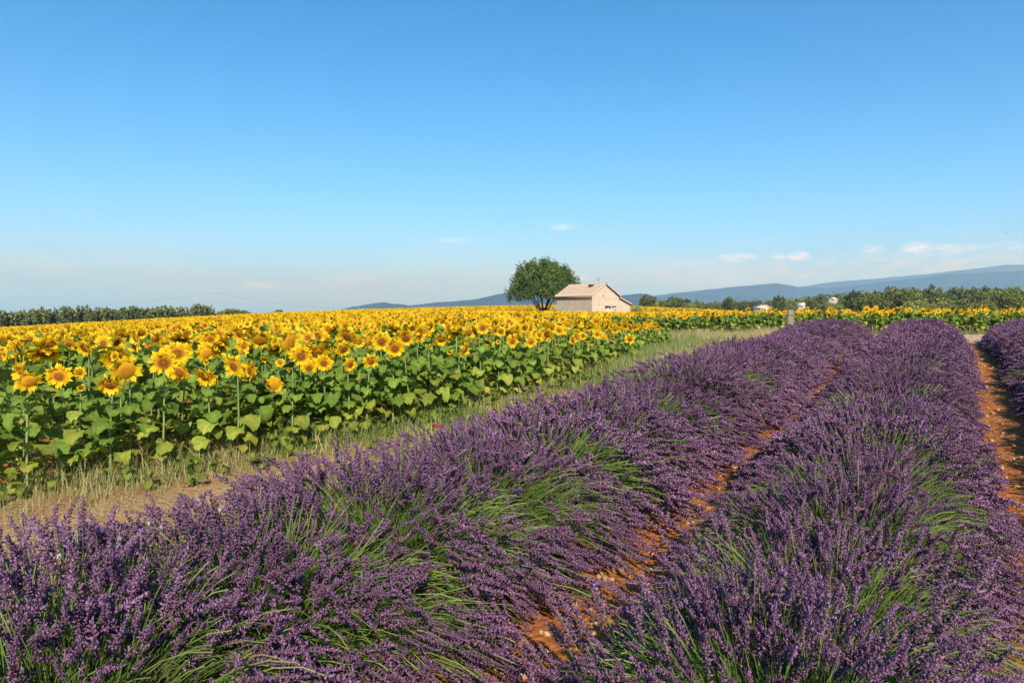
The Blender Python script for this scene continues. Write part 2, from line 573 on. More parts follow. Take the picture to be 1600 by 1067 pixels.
def make_ground():
    ang_f = np.linspace(-R(52), R(52), 190)
    ang_b = np.linspace(R(52), 2 * math.pi - R(52), 42)[1:-1]
    ang = np.r_[ang_f, ang_b]
    rad = [0.0] + list(0.35 * 1.033 ** np.arange(0, 340))
    rad = np.array([r for r in rad if r < 19000] + [19000])
    A, Rr = np.meshgrid(ang, rad[1:])
    X = Rr * (FWD[0] * np.cos(A) + RGT[0] * np.sin(A))
    Y = Rr * (FWD[1] * np.cos(A) + RGT[1] * np.sin(A))
    x = np.r_[0.0, X.ravel()]; y = np.r_[0.0, Y.ravel()]
    z = terrain(x, y)
    r = np.hypot(x, y)
    near = sstep(40, 15, r)
    # ploughed soil: small clods, a slight dip between the rows
    z = z + near * (0.035 * (fbm(x * 4, y * 4, 3) - 0.5) + 0.022 * (fbm(x * 17, y * 17, 9, 3) - 0.5))
    z = z + sstep(600, 4000, r) * 14 * (fbm(x / 900, y / 900, 5) - 0.5)
    nA, nR = len(ang), len(rad) - 1
    f = []
    i = np.arange(nR - 1)[:, None]; j = np.arange(nA)[None]
    k = (j + 1) % nA
    q = np.stack([1 + i * nA + j, 1 + (i + 1) * nA + j, 1 + (i + 1) * nA + k, 1 + i * nA + k], -1).reshape(-1, 4)
    tri = np.stack([np.zeros(nA, int), 1 + np.arange(nA), 1 + (np.arange(nA) + 1) % nA], -1)
    mb = MB()
    mb.add(np.c_[x, y, z], q)
    mb.f.append(tri); mb.m.append(np.zeros(len(tri), int))
    o = mb.build('ground', MAT['ground'], smooth=True)
    tag(o, kind='structure')
    me = o.data
    ex = edge_x(y)
    wob = (fbm(x * 1.1, y * 1.1, 21) - 0.5) * 0.9
    verge = sstep(ex - 0.3, ex + 0.1, x) * sstep(ex + .75, ex + .35, x + wob * .7) * (y < 60)
    path = sstep(ex + 0.2, ex + 0.9, x + wob * .6) * sstep(-3.1, -3.5, x + wob * .3)
    endp = sstep(ROWEND - 1.2, ROWEND + 0.4, y + wob) * (x > -4)
    strip = sstep(13, 18, y + wob * 2) * sstep(-3.9, -4.5, x + wob)
    grass_r = sstep(24, 27, y + wob * 3) * (x > -9)
    mid = sstep(45, 60, r) * (depth_px(x, y)[1] > 1120)
    rr = np.ones(len(x))
    gg = np.clip(verge + strip * .8 + grass_r, 0, 1)
    bb = np.clip(path, 0, 1)
    col4 = np.c_[rr, gg, bb, np.ones(len(x))].astype(np.float32)
    a = me.attributes.new('zone', 'FLOAT_COLOR', 'POINT'); a.data.foreach_set('color', col4.ravel())
    a = me.attributes.new('pink', 'FLOAT', 'POINT')
    a.data.foreach_set('value', np.clip(endp * (1 - grass_r) + mid * sstep(160, 110, r), 0, 1).astype(np.float32))
    a = me.attributes.new('far', 'FLOAT', 'POINT'); a.data.foreach_set('value', sstep(120, 170, r).astype(np.float32))
    return o


ground = make_ground()


# ------------------------------------------------------------------ far hills
def ridge(name, prof, D, deep, seed, rough, mats, cliffs=()):
    """a range of hills: skyline heights from (column, row) pairs, with a real front and back slope"""
    px = np.linspace(prof[0][0], prof[-1][0], 260)
    top = np.interp(px, [p[0] for p in prof], [p[1] for p in prof])
    h = (487 - top) / F * D
    h = h + (fbm(px / 17.0, px * 0 + seed, seed, 5) - 0.5) * rough
    nv = 26
    s = np.linspace(-1, 1, nv)
    prof_s = np.where(s < 0, 1 - np.abs(s) ** 1.25, 1 - np.abs(s) ** 1.6)
    V = []
    for k, (sv, w) in enumerate(zip(s, prof_s)):
        dd = D + sv * deep * (0.85 + 0.3 * vnoise(px / 40.0, px * 0 + 3, seed + 5))
        xy = P(px, dd)
        n = (fbm(px / 22.0, dd / 260.0, seed + 2, 5) - 0.5) * h.max() * 0.42 * (1 - abs(w * 2 - 1)) * (w < 0.97)
        V.append(np.c_[xy, (h + 22) * w - 22 + n])
    V = np.concatenate(V)
    nc = len(px)
    i = np.arange(nv - 1)[:, None]; j = np.arange(nc - 1)[None]
    q = np.stack([i * nc + j, i * nc + j + 1, (i + 1) * nc + j + 1, (i + 1) * nc + j], -1).reshape(-1, 4)
    mb = MB(); mb.add(V, q)
    me = mb.mesh(name, mats, True)
    o = link(name, me)
    return tag(o, kind='structure')


ridge('hills', [(470, 491), (520, 486), (560, 477), (600, 471), (618, 474), (640, 477), (680, 472), (740, 467), (775, 460), (800, 456), (850, 456), (900, 462),
                (960, 462), (1000, 458), (1014, 459), (1030, 470), (1060, 480), (1100, 490)], 4200, 650, 4, 9, MAT['hill'])
ridge('mountain', [(780, 492), (900, 478), (1000, 463), (1040, 459), (1100, 452), (1180, 445), (1212, 442), (1232, 444), (1245, 448), (1300, 449), (1400, 438),
                   (1480, 428), (1560, 424), (1640, 421), (1800, 415), (2000, 425)], 7200, 1300, 9, 14, MAT['hill'])
ridge('mountain', [(1080, 492), (1200, 455), (1300, 440), (1400, 432), (1480, 424), (1540, 417), (1572, 413), (1640, 412), (1800, 405), (2000, 410)], 9800, 1500, 14, 14, MAT['hill'])


# ------------------------------------------------------------------ lavender
def spike_template(g, lod):
    """flower spike along +Z, unit length; ragged florets packed up the axis; returns verts, tris, tint"""
    V, Fc, T = [], [], []
    n = (48, 24, 10)[lod]
    wd0 = (0.048, 0.068, 0.115)[lod]
    hl = (0.075, 0.12, 0.2)[lod]
    for i in range(n):
        u = (i + g.random()) / n
        z0 = 0.0 + 0.05 * g.random() if u < .09 else 0.17 + 0.8 * (u - .09) / .91
        z = z0 + g.uniform(-.03, .03) + 0.02 * math.sin(z0 * 46)
        rad = 0.085 if u < .09 else 0.118 * (1 - 0.55 * max(0, (z0 - 0.25) / 0.75) ** 1.7)
        a = i * 2.39996 + g.uniform(-.5, .5)
        rr = rad * g.uniform(.6, 1.3)
        wd = wd0 * g.uniform(.7, 1.25)
        o, tn, up = np.array([math.cos(a), math.sin(a), 0]), np.array([-math.sin(a), math.cos(a), 0]), np.array([0, 0, 1.0])
        b0 = np.array([0, 0, z - 0.03]) + o * 0.012
        tip = b0 + o * rr + up * g.uniform(.03, .10)
        b = len(V)
        V += [b0 - tn * wd * .7, b0 + tn * wd * .7, b0 + o * rr * .45 + up * hl, tip + tn * wd * g.uniform(-.6, .6)]
        Fc += [(b, b + 1, b + 3), (b + 1, b + 2, b + 3), (b + 2, b, b + 3)]
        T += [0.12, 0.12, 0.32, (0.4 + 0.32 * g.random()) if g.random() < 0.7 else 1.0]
    return np.array(V), np.array(Fc), np.array(T)


def lavender_meshes(seed, n_spk, n_blade, lod, Rx=1.06, Ry=0.68, Rz=0.61, gap=True):
    g = np.random.default_rng(seed)
    n = n_spk
    a = g.uniform(0, 2 * math.pi, n)
    se = g.uniform(0.0, 1.0, n) ** 1.15
    el = np.arcsin(se)
    lump = 1 + (0.16, 0.10, 0.06)[lod] * (vnoise(np.cos(a) * 2.3 + 5, np.sin(a) * 2.3 + se * 2.4 + 5, seed) - 0.5) + 0.10 * (vnoise(a * 2.2 + 9, se * 7, seed + 3) - 0.5)
    rr = lump * (1 - 0.22 * g.random(n) ** 2.2)
    dirv = np.c_[np.cos(el) * np.cos(a), np.cos(el) * np.sin(a), np.sin(el)]
    tip = dirv * np.array([Rx, Ry, Rz]) * rr[:, None] + np.array([0, 0, 0.04])
    # stems lean together in tufts
    tuft = g.integers(0, 34, n)
    toff = g.normal(0, 0.035, (34, 3))
    tip += toff[tuft]
    tip[:, 2] = np.maximum(tip[:, 2], 0.05 + 0.05 * g.random(n))
    base = np.c_[0.33 * Rx * np.cos(el) * np.cos(a), 0.45 * Ry * np.cos(el) * np.sin(a), 0.05 + 0.12 * se] + g.normal(0, 0.05, (n, 3))
    base[:, 2] = np.clip(base[:, 2], 0.02, 0.3)
    L = g.uniform(0.08, 0.15, n) * np.where(g.random(n) < .12, .65, 1)
    chord = tip - base
    ctrl = base + 0.55 * chord + np.c_[np.zeros(n), np.zeros(n), 0.16 * np.cos(el) + 0.02]
    d = norm(tip - ctrl + np.c_[g.normal(0, .07, n), g.normal(0, .07, n), 0.05 + g.normal(0, .06, n)])
    root = tip - d * L[:, None]
    keep = np.ones(n, bool)
    if gap:
        for k in range(9 if lod == 0 else 4 if lod == 1 else 0):   # bare patches where the stems part and green shows
            ca, ce = g.uniform(0, 2 * math.pi), g.uniform(0.25, 0.95)
            cd_ = np.array([math.sqrt(1 - ce * ce) * math.cos(ca), math.sqrt(1 - ce * ce) * math.sin(ca), ce])
            dist = np.linalg.norm(dirv - cd_, axis=1)
            keep &= ~((dist < g.uniform(.2, .42)) & (g.random(n) < .86))
    rnd = np.clip(0.5 + 0.2 * g.normal(size=n) + 0.35 * (vnoise(tip[:, 0] * 5 + 7, tip[:, 1] * 5 + tip[:, 2] * 4, seed) - .5), 0, 1)
    fl = MB()
    tm = [spike_template(g, lod) for _ in range(4)]
    which = g.integers(0, 4, n)
    for q in range(4):
        s = keep & (which == q)
        Rm = frames(d[s], g.uniform(0, 6.28, s.sum()))
        sc = np.stack([L[s] * g.uniform(.85, 1.15, s.sum())] * 2 + [L[s]], 1)
        wide = 1.1 if lod == 0 else 1.2 if lod == 1 else 1.3
        sc[:, :2] *= wide
        Rm = Rm * sc[:, None, :]
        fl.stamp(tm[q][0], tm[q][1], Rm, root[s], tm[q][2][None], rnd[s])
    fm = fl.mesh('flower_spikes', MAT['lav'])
    # stems and narrow leaves
    st = MB()
    ns = n
    seg = 5 if lod == 0 else 2
    wid = 0.0017 if lod == 0 else 0.003 if lod == 1 else 0.005
    ts = np.linspace(0, 1, seg + 1)

    def ribbons(b, c, e, w0, w1, t0, t1, rr_):
        m = len(b)
        pts = [(1 - t) ** 2 * b + 2 * t * (1 - t) * c + t * t * e for t in ts]
        side = norm(np.cross(e - b, g.normal(size=(m, 3))))
        vv, tt = [], []
        for i, t in enumerate(ts):
            w = w0 + (w1 - w0) * t
            vv += [pts[i] - side * w, pts[i] + side * w]
            tt += [t0 + (t1 - t0) * t] * 2
        vv = np.stack(vv, 1)
        tri = []
        for i in range(seg):
            tri += [(2 * i, 2 * i + 1, 2 * i + 3), (2 * i, 2 * i + 3, 2 * i + 2)]
        fidx = np.array(tri)[None] + (np.arange(m) * 2 * (seg + 1))[:, None, None]
        st.add(vv.reshape(-1, 3), fidx.reshape(-1, 3), np.tile(tt, m), np.repeat(rr_, 2 * (seg + 1)))
    ribbons(base, ctrl, root + d * 0.03, wid * 1.1, wid, 0.25, 0.85, g.random(n))
    m = n_blade
    a2 = g.uniform(0, 2 * math.pi, m); se2 = g.uniform(0.02, 1, m); el2 = np.arcsin(se2)
    r2 = g.uniform(0.45, 0.98, m) * (1 + 0.15 * (vnoise(np.cos(a2) * 2.3 + 5, np.sin(a2) * 2.3 + se2 * 2.4 + 5, seed) - 0.5))
    t2 = np.c_[Rx * np.cos(el2) * np.cos(a2), Ry * np.cos(el2) * np.sin(a2), Rz * se2 + 0.03] * r2[:, None] + g.normal(0, .03, (m, 3))
    t2[:, 2] = np.maximum(t2[:, 2], 0.04)
    b2 = t2 * np.array([0.4, 0.5, 0.25]) + g.normal(0, .04, (m, 3))
    b2[:, 2] = np.clip(b2[:, 2], 0.01, .3)
    c2 = (b2 + t2) * .5 + np.c_[np.zeros(m), np.zeros(m), 0.1 * np.cos(el2)]
    ribbons(b2, c2, t2, wid * 1.6, wid * .5, 0.1, 0.6 + 0.3 * (lod == 0), g.random(m))
    sm = st.mesh('stems', MAT['lavstem'])
    return fm, sm


LAV = {0: [lavender_meshes(100 + i, 1800, 2000, 0, Ry=.80) for i in range(3)],
       1: [lavender_meshes(200 + i, 2100, 1400, 1, Ry=.78) for i in range(2)],
       2: [lavender_meshes(300 + i, 2600, 600, 2, Ry=.84) for i in range(2)]}


def single_spike(seed):
    """one flower spike with its bent stem, origin at the stem foot, length about 1 unit = 0.45 m"""
    g = np.random.default_rng(seed)
    tv, tf, tt = spike_template(g, 0)
    mb = MB()
    L = 0.125
    bend = g.uniform(0.01, 0.035)
    pts = np.array([(0, 0, 0), (bend, 0, 0.15), (bend * 1.6, 0, 0.30), (bend * 1.9, 0, 0.44)])
    tube(mb, pts, [0.0022, 0.002, 0.0018, 0.0015], 4, 0.7, 0.6, 1, cap=False)
    mb.stamp(tv, tf, np.diag([L * 1.1, L * 1.1, L])[None], np.array([[bend * 1.65, 0, 0.325]]), tt[None], np.array([g.uniform(.35, .9)]))
    return mb.mesh('flower_spike', [MAT['lav'], MAT['lavstem']])


SPIKES = [single_spike(i) for i in range(5)]
ORD = ['first', 'second', 'third', 'fourth', 'fifth', 'sixth', 'seventh', 'eighth', 'ninth', 'tenth', 'eleventh', 'twelfth', 'thirteenth', 'fourteenth', 'fifteenth',
       'sixteenth', 'seventeenth', 'eighteenth', 'nineteenth', 'twentieth', 'twenty-first', 'twenty-second', 'twenty-third', 'twenty-fourth', 'twenty-fifth', 'twenty-sixth']
ROWNAME = ('row beside the sunflower verge', 'middle row', 'row cut off by the frame')
g_l = np.random.default_rng(11)
for ri, X0 in enumerate(ROWX):
    y = (0.35, 0.5, 4.2)[ri]
    k = 0
    while y < ROWEND - 0.3:
        x = X0 + g_l.normal(0, 0.03) - (0.06 if ri == 0 else .05 if k == 0 else 0)
        d = depth_px(x, y)[0]
        lod = 0 if d < 4.6 else 1 if d < 9.5 else 2
        var = LAV[lod][(k + ri * 2 + int(g_l.integers(0, 2))) % len(LAV[lod])]
        root = empty('lavender_bush', (x, y, tz(x, y) - 0.01), math.pi * int(g_l.integers(0, 2)) + g_l.normal(0, .14))
        s = g_l.uniform(0.93, 1.07)
        fx = -1 if g_l.random() < .5 else 1
        wx = ((1.12, 1.02, .96), (.78, .79, .81), (.9, .85, .82))[ri][lod]
        hz = (1.06 + .16 * max(0.0, 1 - k / 5.0) - .22 * float(sstep(8, 15, y))) if ri == 0 else 1.0 - .08 * float(sstep(8, 15, y))
        sc = (fx * s * wx, s * g_l.uniform(.95, 1.08), s * g_l.uniform(.93, 1.08) * hz)
        if y + 0.74 >= ROWEND - 0.3:
            lb = 'dense purple lavender bush closing the far end of the %s' % ROWNAME[ri]
        else:
            lb = '%s lavender bush from the near end of the %s' % (ORD[k], ROWNAME[ri])
        tag(root, lb, 'lavender', 'lavender bushes in the ' + ROWNAME[ri])
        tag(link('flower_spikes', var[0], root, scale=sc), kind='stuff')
        tag(link('stems', var[1], root, scale=sc), kind='stuff')
        if d < 3.1 and ri < 2:
            for q in range(52):                 # the tallest spikes, each one to be picked apart
                aa = g_l.uniform(0, 6.283); se = g_l.uniform(.25, .98); ce = math.sqrt(1 - se * se)
                tipv = Vector((ce * math.cos(aa) * .97, ce * math.sin(aa) * .68, .04 + se * .64)) * g_l.uniform(.95, 1.07)
                dv = Vector((ce * math.cos(aa), ce * math.sin(aa) * .8, .45 + se)).normalized()
                sp = link('flower_spike', SPIKES[q % 5], root)
                sc1 = g_l.uniform(.85, 1.15)
                sp.rotation_mode = 'QUATERNION'
                sp.rotation_quaternion = dv.to_track_quat('Z', 'Y') @ Matrix.Rotation(g_l.uniform(0, 6.28), 3, 'Z').to_quaternion()
                sp.scale = (sc1,) * 3
                sp.location = tipv - dv * 0.45 * sc1
        y += g_l.uniform(0.74, 0.90)
        k += 1


# ------------------------------------------------------------------ sunflowers
def leaf_template(nl, nw, L=0.17, W=0.15, pet=0.09, droop=1.0, fold=0.35, seed=0):
    """heart-shaped leaf growing along +Y from a petiole at the origin"""
    g = np.random.default_rng(seed)
    V, Fq, T = [], [], []
    # petiole: thin three-sided
    pe = np.array([0, pet, pet * 0.55])
    for p, r in ((np.zeros(3), .0035), (pe, .0025)):
        for k in range(3):
            a = k / 3 * 6.283
            V.append(p + np.array([math.cos(a) * r, 0, math.sin(a) * r]))
    for k in range(3):
        Fq.append((k, (k + 1) % 3, 3 + (k + 1) % 3, 3 + k))
    T += [0.75] * 6
    b = len(V)
    th0 = 0.15
    y, z = pe[1], pe[2]
    prev = -0.16
    ts = np.linspace(-0.16, 1, nl + 1)
    for i, t in enumerate(ts):
        pitch = th0 - droop * 1.35 * max(t, 0)
        if i:
            dy = (t - prev) * L
            y += math.cos(pitch) * dy; z += math.sin(pitch) * dy
            prev = t
        else:
            y -= .16 * L
        tt = (t + 0.16) / 1.16
        w = W * 0.62 * (math.sin(math.pi * min(1, tt ** 0.62 * 1.0)) ** 0.8 if 0 < tt < 1 else (0.12 if tt <= 0 else 0.0))
        for j in range(nw + 1):
            s = j / nw * 2 - 1
            jag = 1 + (0.10 * g.uniform(-1, 1) if abs(s) == 1 else 0)
            V.append(np.array([s * w * jag, y - (0.16 * L * abs(s) if i == 0 else 0), z + fold * w * abs(s) ** 1.3 * 0.5 - 0.05 * W * math.sin(11 * t + 5 * s) + (0.02 * g.uniform(-1, 1) if nl > 4 else 0.008 * g.uniform(-1, 1)) * (0.3 + abs(s))]))
            T.append(0.42 + 0.22 * (abs(s) < .1) + 0.1 * g.random())
    for i in range(nl):
        for j in range(nw):
            p0 = b + i * (nw + 1) + j
            Fq.append((p0, p0 + 1, p0 + nw + 2, p0 + nw + 1))
    return np.array(V), np.array(Fq), np.array(T)


def head_parts(seed, npet, plen, discr, cup, wpet, lod, petals_missing=0.0, dome=0.3, disc_hi=False):
    """petals, disc and bracts of a head facing +Z, head centre at the origin"""
    g = np.random.default_rng(seed)
    pv, pf, pt = [], [], []
    for ring in range(2 if lod == 0 else 1):
        for k in range(npet):
            if g.random() < petals_missing: continue
            a = 2 * math.pi * (k + 0.5 * ring + g.uniform(-.25, .25)) / npet
            o = np.array([math.cos(a), math.sin(a), 0]); tn = np.array([-math.sin(a), math.cos(a), 0]); up = np.array([0, 0, 1.0])
            ln = plen * g.uniform(.65, 1.2); c = cup + g.normal(0, .42)
            w = wpet * g.uniform(.8, 1.2)
            r0 = discr * 0.88
            p0 = o * r0 - up * 0.006 * ring
            dirp = o * math.cos(c) + up * math.sin(c)
            mid = p0 + dirp * ln * .5 + up * 0.004 * g.normal()
            tipc = c + g.normal(-.25, .35)
            tip = mid + (o * math.cos(tipc) + up * math.sin(tipc)) * ln * .5
            b = len(pv)
            if lod < 2:
                pv += [p0 - tn * w * .3, p0 + tn * w * .3, mid - tn * w * .5 + up * .002, mid + tn * w * .5 + up * .002, tip]
                pf += [(b, b + 1, b + 3), (b, b + 3, b + 2), (b + 2, b + 3, b + 4)]
                pt += [0.0, 0.0, 0.6, 0.6, 1.0]
            else:
                pv += [p0 - tn * w * .6, p0 + tn * w * .6, tip]
                pf += [(b, b + 1, b + 2)]
                pt += [0.2, 0.2, 1.0]
    dv, df, dt = [], [], []
    na, nr = (14, 4) if lod == 0 else (9, 2) if lod == 1 else (6, 1)
    rings = np.linspace(1, 0, nr + 1)[:-1]
    for i, q in enumerate(rings):
        for k in range(na):
            a = 2 * math.pi * k / na
            rr = discr * q * g.uniform(.96, 1.04)
            dv.append((rr * math.cos(a), rr * math.sin(a), dome * discr * (1 - q ** 2.2) - 0.002 + 0.004 * g.random()))
            dt.append(q * (0.9 if not disc_hi else 1.0) + g.uniform(-.08, .08))
    dv.append((0, 0, dome * discr * 0.8)); dt.append(0.05 if not disc_hi else 0.7)
    if disc_hi: dt = [0.7 + .3 * t for t in dt]
    for i in range(nr - 1):
        for k in range(na):
            k2 = (k + 1) % na
            df += [(i * na + k, i * na + k2, (i + 1) * na + k2), (i * na + k, (i + 1) * na + k2, (i + 1) * na + k)]
    for k in range(na):
        df.append(((nr - 1) * na + k, (nr - 1) * na + (k + 1) % na, nr * na))
    # green back with pointed bracts
    bv, bf, bt = [], [], []
    nb = 12 if lod == 0 else 8 if lod == 1 else 5
    bv.append((0, 0, -discr * .55)); bt.append(.3)
    for k in range(nb):
        a = 2 * math.pi * k / nb
        bv.append((discr * 1.0 * math.cos(a), discr * 1.0 * math.sin(a), -.006)); bt.append(.4)
    for k in range(nb):
        bf.append((0, 1 + (k + 1) % nb, 1 + k))
    if lod < 2:
        for k in range(nb):
            a = 2 * math.pi * (k + .5) / nb
            o = np.array([math.cos(a), math.sin(a), 0])
            b = len(bv)
            bv.append(tuple(o * discr * g.uniform(1.35, 1.7) + np.array([0, 0, g.uniform(-.02, .025)]))); bt.append(.9)
            bf.append((1 + k, 1 + (k + 1) % nb, b))
    A = lambda v, f, t: (np.array(v, float).reshape(-1, 3), np.array(f, int).reshape(-1, 3), np.clip(np.array(t, float), 0, 1))
    return A(pv, pf, pt), A(dv, df, dt), A(bv, bf, bt)


HEADSPEC = [dict(npet=17, plen=.068, discr=.056, cup=.15, wpet=.034, dome=.25),
            dict(npet=17, plen=.070, discr=.062, cup=.65, wpet=.036, dome=.35),
            dict(npet=16, plen=.062, discr=.066, cup=.1, wpet=.034, dome=.28, petals_missing=.22, disc_hi=True),
            dict(npet=15, plen=.050, discr=.040, cup=.45, wpet=.030, dome=.25),
            dict(npet=18, plen=.075, discr=.064, cup=-.1, wpet=.036, dome=.22),
            dict(npet=17, plen=.064, discr=.066, cup=1.0, wpet=.038, dome=.4)]


def tri_mesh(name, tft, mats, smooth=False):
    mb = MB(); mb.add(tft[0], tft[1], tft[2], 0.5)
    return mb.mesh(name, mats, smooth)


HEADS = {l: [head_parts(40 + i, lod=l, **(dict(s, npet=s['npet'] if l == 0 else 14 if l == 1 else 9, wpet=s['wpet'] * (1 if l == 0 else 1.5 if l == 1 else 2.0))))
             for i, s in enumerate(HEADSPEC)] for l in (0, 1, 2)}
HEADM = [(tri_mesh('petals', h[0], MAT['petal']), tri_mesh('disc', h[1], MAT['disc'], True), tri_mesh('flower_head', h[2], MAT['calyx'])) for h in HEADS[0]]
LEAFT = {0: [leaf_template(7, 4, W=.16, droop=dr, fold=fo, seed=i) for i, (dr, fo) in enumerate(((1.0, .4), (.6, .25), (1.5, .5), (1.2, -.1), (.85, .6)))],
         1: [leaf_template(3, 2, droop=dr, fold=fo, seed=i) for i, (dr, fo) in enumerate(((1.0, .4), (.5, .25), (1.5, .5)))],
         2: [leaf_template(2, 1, droop=dr, fold=fo, seed=i) for i, (dr, fo) in enumerate(((.9, .4), (.4, .25)))]}


def leaf_mesh(t, k):
    mb = MB(); mb.add(t[0], t[1], np.clip(t[2] + k, 0, 1), 0.5)
    return mb.mesh('leaf', MAT['sleaf'], True)


LEAFM = [[leaf_mesh(t, 0.0) for t in LEAFT[0]], [leaf_mesh(t, 0.30) for t in LEAFT[0]], [leaf_mesh(t, 0.52) for t in LEAFT[0]]]
_e = FWD * math.cos(R(163)) + RGT * math.sin(R(163))
SUNH = math.atan2(_e[1], _e[0])            # heads look east
g_s = np.random.default_rng(5)


def plant_params(g, h):
    az = SUNH + g.normal(0.0, 0.6)
    nod = g.choice([g.uniform(-.25, .2), g.uniform(.05, .55), g.uniform(.5, 1.15)], p=[.16, .46, .38])   # downward tilt of the face
    lean = g.normal(0, .035, 2)
    top = np.array([lean[0] * h, lean[1] * h, h])
    n = np.array([math.cos(az) * math.cos(nod), math.sin(az) * math.cos(nod), -math.sin(nod)])
    f = np.array([math.cos(az), math.sin(az), 0])
    neck = top - f * 0.05 + np.array([0, 0, -.03])
    stem = np.array([(0, 0, -.03), neck * .45 + np.array([*(g.normal(0, .012, 2)), 0]), neck * .9, top - f * .045 + np.array([0, 0, .0]), top - n * .03])
    leaves = []
    nl = int(g.integers(18, 23))
    a0 = g.uniform(0, 6.28)
    for i in range(nl):
        t = 0.10 + 0.87 * i / (nl - 1) + g.uniform(-.03, .03)
        s = (0.70 + 0.75 * math.sin(math.pi * min(1, t * 0.9 + .06)) ** 1.2) * g.uniform(.65, 1.25) * .64
        dry = 2 if (t < .3 and g.random() < .25) else 1 if (t < .55 and g.random() < .55) or g.random() < .12 else 0
        leaves.append((t, a0 + i * 2.4 + g.normal(0, .3), s, dry))
    hs = h / 0.92 * g.uniform(.82, 1.18)
    kind = int(g.choice(6, p=[.20, .24, .16, .12, .12, .16]))
    if g.random() < .3:
        kind, hs = 3, hs * g.uniform(.35, .65)
    return dict(top=top, n=n, stem=stem, leaves=leaves, kind=kind, hs=hs, roll=g.uniform(0, 6.28), h=h)


def along(stem, t):
    z = t * stem[2][2]
    return np.array([np.interp(z, stem[:3, 2], stem[:3, 0]), np.interp(z, stem[:3, 2], stem[:3, 1]), z])


HEADWORD = ['open', 'cupped', 'ochre-centred', 'small', 'wide flat', 'half-closed']


def ordinal(n):
    tens = ['', '', 'twenty', 'thirty', 'forty', 'fifty', 'sixty', 'seventy', 'eighty', 'ninety']
    if n <= 19: return ORD[n - 1]
    t, u = n // 10, n % 10
    return (tens[t][:-1] + 'ieth') if u == 0 else tens[t] + '-' + ORD[u - 1]


def sunflower(x, y, p, full, label, group):
    root = empty('sunflower', (x, y, tz(x, y)))
    tag(root, label, 'sunflower', group)
    mb = MB()
    tube(mb, p['stem'], [.011, .010, .008, .007, .008], 5, 0.5, g_s.random(), cap=False)
    mb.build('stem', MAT['sstem'], root, True)
    if full:
        for t, a, s, dry in p['leaves']:
            link('leaf', LEAFM[dry][int(g_s.integers(0, 5))], root, tuple(along(p['stem'], t)), (g_s.normal(-.12, .2), g_s.normal(0, .2), a), (s,) * 3)
    else:
        mb = MB()
        for t, a, s, dry in p['leaves']:
            T = LEAFT[1][int(g_s.integers(0, 3))]
            Rm = np.array(Matrix.Rotation(a, 3, 'Z') @ Matrix.Rotation(g_s.normal(-.1, .2), 3, 'X')) * s
            mb.stamp(T[0], T[1], Rm[None], along(p['stem'], t)[None], np.clip(T[2] + (0, .3, .5)[dry], 0, 1)[None], np.array([g_s.random()]))
        tag(mb.build('leaves', MAT['sleaf'], root, True), kind='stuff')
    q = Vector(p['n']).to_track_quat('Z', 'Y')
    hm = HEADM[p['kind']]
    hd = link('flower_head', hm[2], root, tuple(p['top']))
    hd.rotation_mode = 'QUATERNION'
    hd.rotation_quaternion = q @ Matrix.Rotation(p['roll'], 3, 'Z').to_quaternion()
    hd.scale = (p['hs'],) * 3
    link('petals', hm[0], hd)
    link('disc', hm[1], hd)
    return root


RANK = ['front row beside the dry verge', 'second row behind the verge', 'third row behind the verge', 'fourth row behind the verge']
count = 0
taken = []
# the heads that stand out along the field's edge: column, row, depth, size, kind, downward tilt
HERO = [(93, 587, 6.1, 1.0, 0, .25, 'low sunflower facing out at the near end of the front edge'),
        (131, 582, 6.3, .7, 3, .1, 'small sunflower close beside a larger low one at the near end'),
        (197, 578, 6.2, 1.25, 2, .35, 'large sunflower with big ochre disc and ragged lower petals at the front edge'),
        (275, 582, 6.6, .95, 1, .3, 'sunflower with curled petals just behind the big ochre one'),
        (323, 590, 6.8, .8, 1, .4, 'small half-closed sunflower at the front edge'),
        (386, 591, 7.0, .78, 2, .3, 'round ochre sunflower head with few petals at the front edge'),
        (428, 603, 7.0, .85, 2, .3, 'lowest ochre sunflower head above the leaves at the front edge'),
        (467, 556, 7.2, 1.0, 4, .3, 'round full sunflower above a cluster of smaller heads'),
        (477, 576, 7.2, .75, 0, .2, 'smaller sunflower directly below a full round one'),
        (434, 567, 7.1, .62, 3, .0, 'tiny bright sunflower alone among leaves'),
        (512, 567, 7.3, .85, 0, .3, 'sunflower of a tight pair over green leaves'),
        (547, 570, 7.5, .75, 0, .3, 'small sunflower standing apart over deep green leaves'),
        (605, 533, 8.0, 1.0, 4, .25, 'sunflower with flat brown disc high above the leaves'),
        (641, 528, 8.3, .95, 1, .3, 'sunflower turned aside with curled petals by the leaf edge'),
        (747, 512, 9.4, .85, 4, .1, 'single open sunflower standing clear of the others near the middle'),
        (800, 533, 10.0, .95, 0, .2, 'lower sunflower of the cluster in front of the tree'),
        (834, 534, 10.4, .85, 0, .2, 'sunflower between the tree and the stone hut, low in the leaves'),
        (933, 522, 12.5, .8, 4, .1, 'round open sunflower below the stone hut'),
        (923, 541, 12.5, .7, 3, .0, 'lowest small yellow sunflower below the stone hut'),
        (984, 530, 14.0, 1.0, 0, .2, 'last tall sunflower before the pale grass')]
for px, py, d, s, kind, nod, lb in HERO:
    x, y = P(px, d)
    zt = Z(py, d) - tz(x, y)
    p = plant_params(g_s, max(zt, .45))
    az = SUNH + g_s.normal(0, .18)
    p['n'] = np.array([math.cos(az) * math.cos(nod), math.sin(az) * math.cos(nod), -math.sin(nod)])
    p['stem'][4] = p['top'] - p['n'] * .03
    p['kind'], p['hs'] = kind, s * 1.0
    sunflower(x, y, p, True, lb, 'sunflowers along the field edge')
    taken.append((x, y))
    count += 1
cand = []
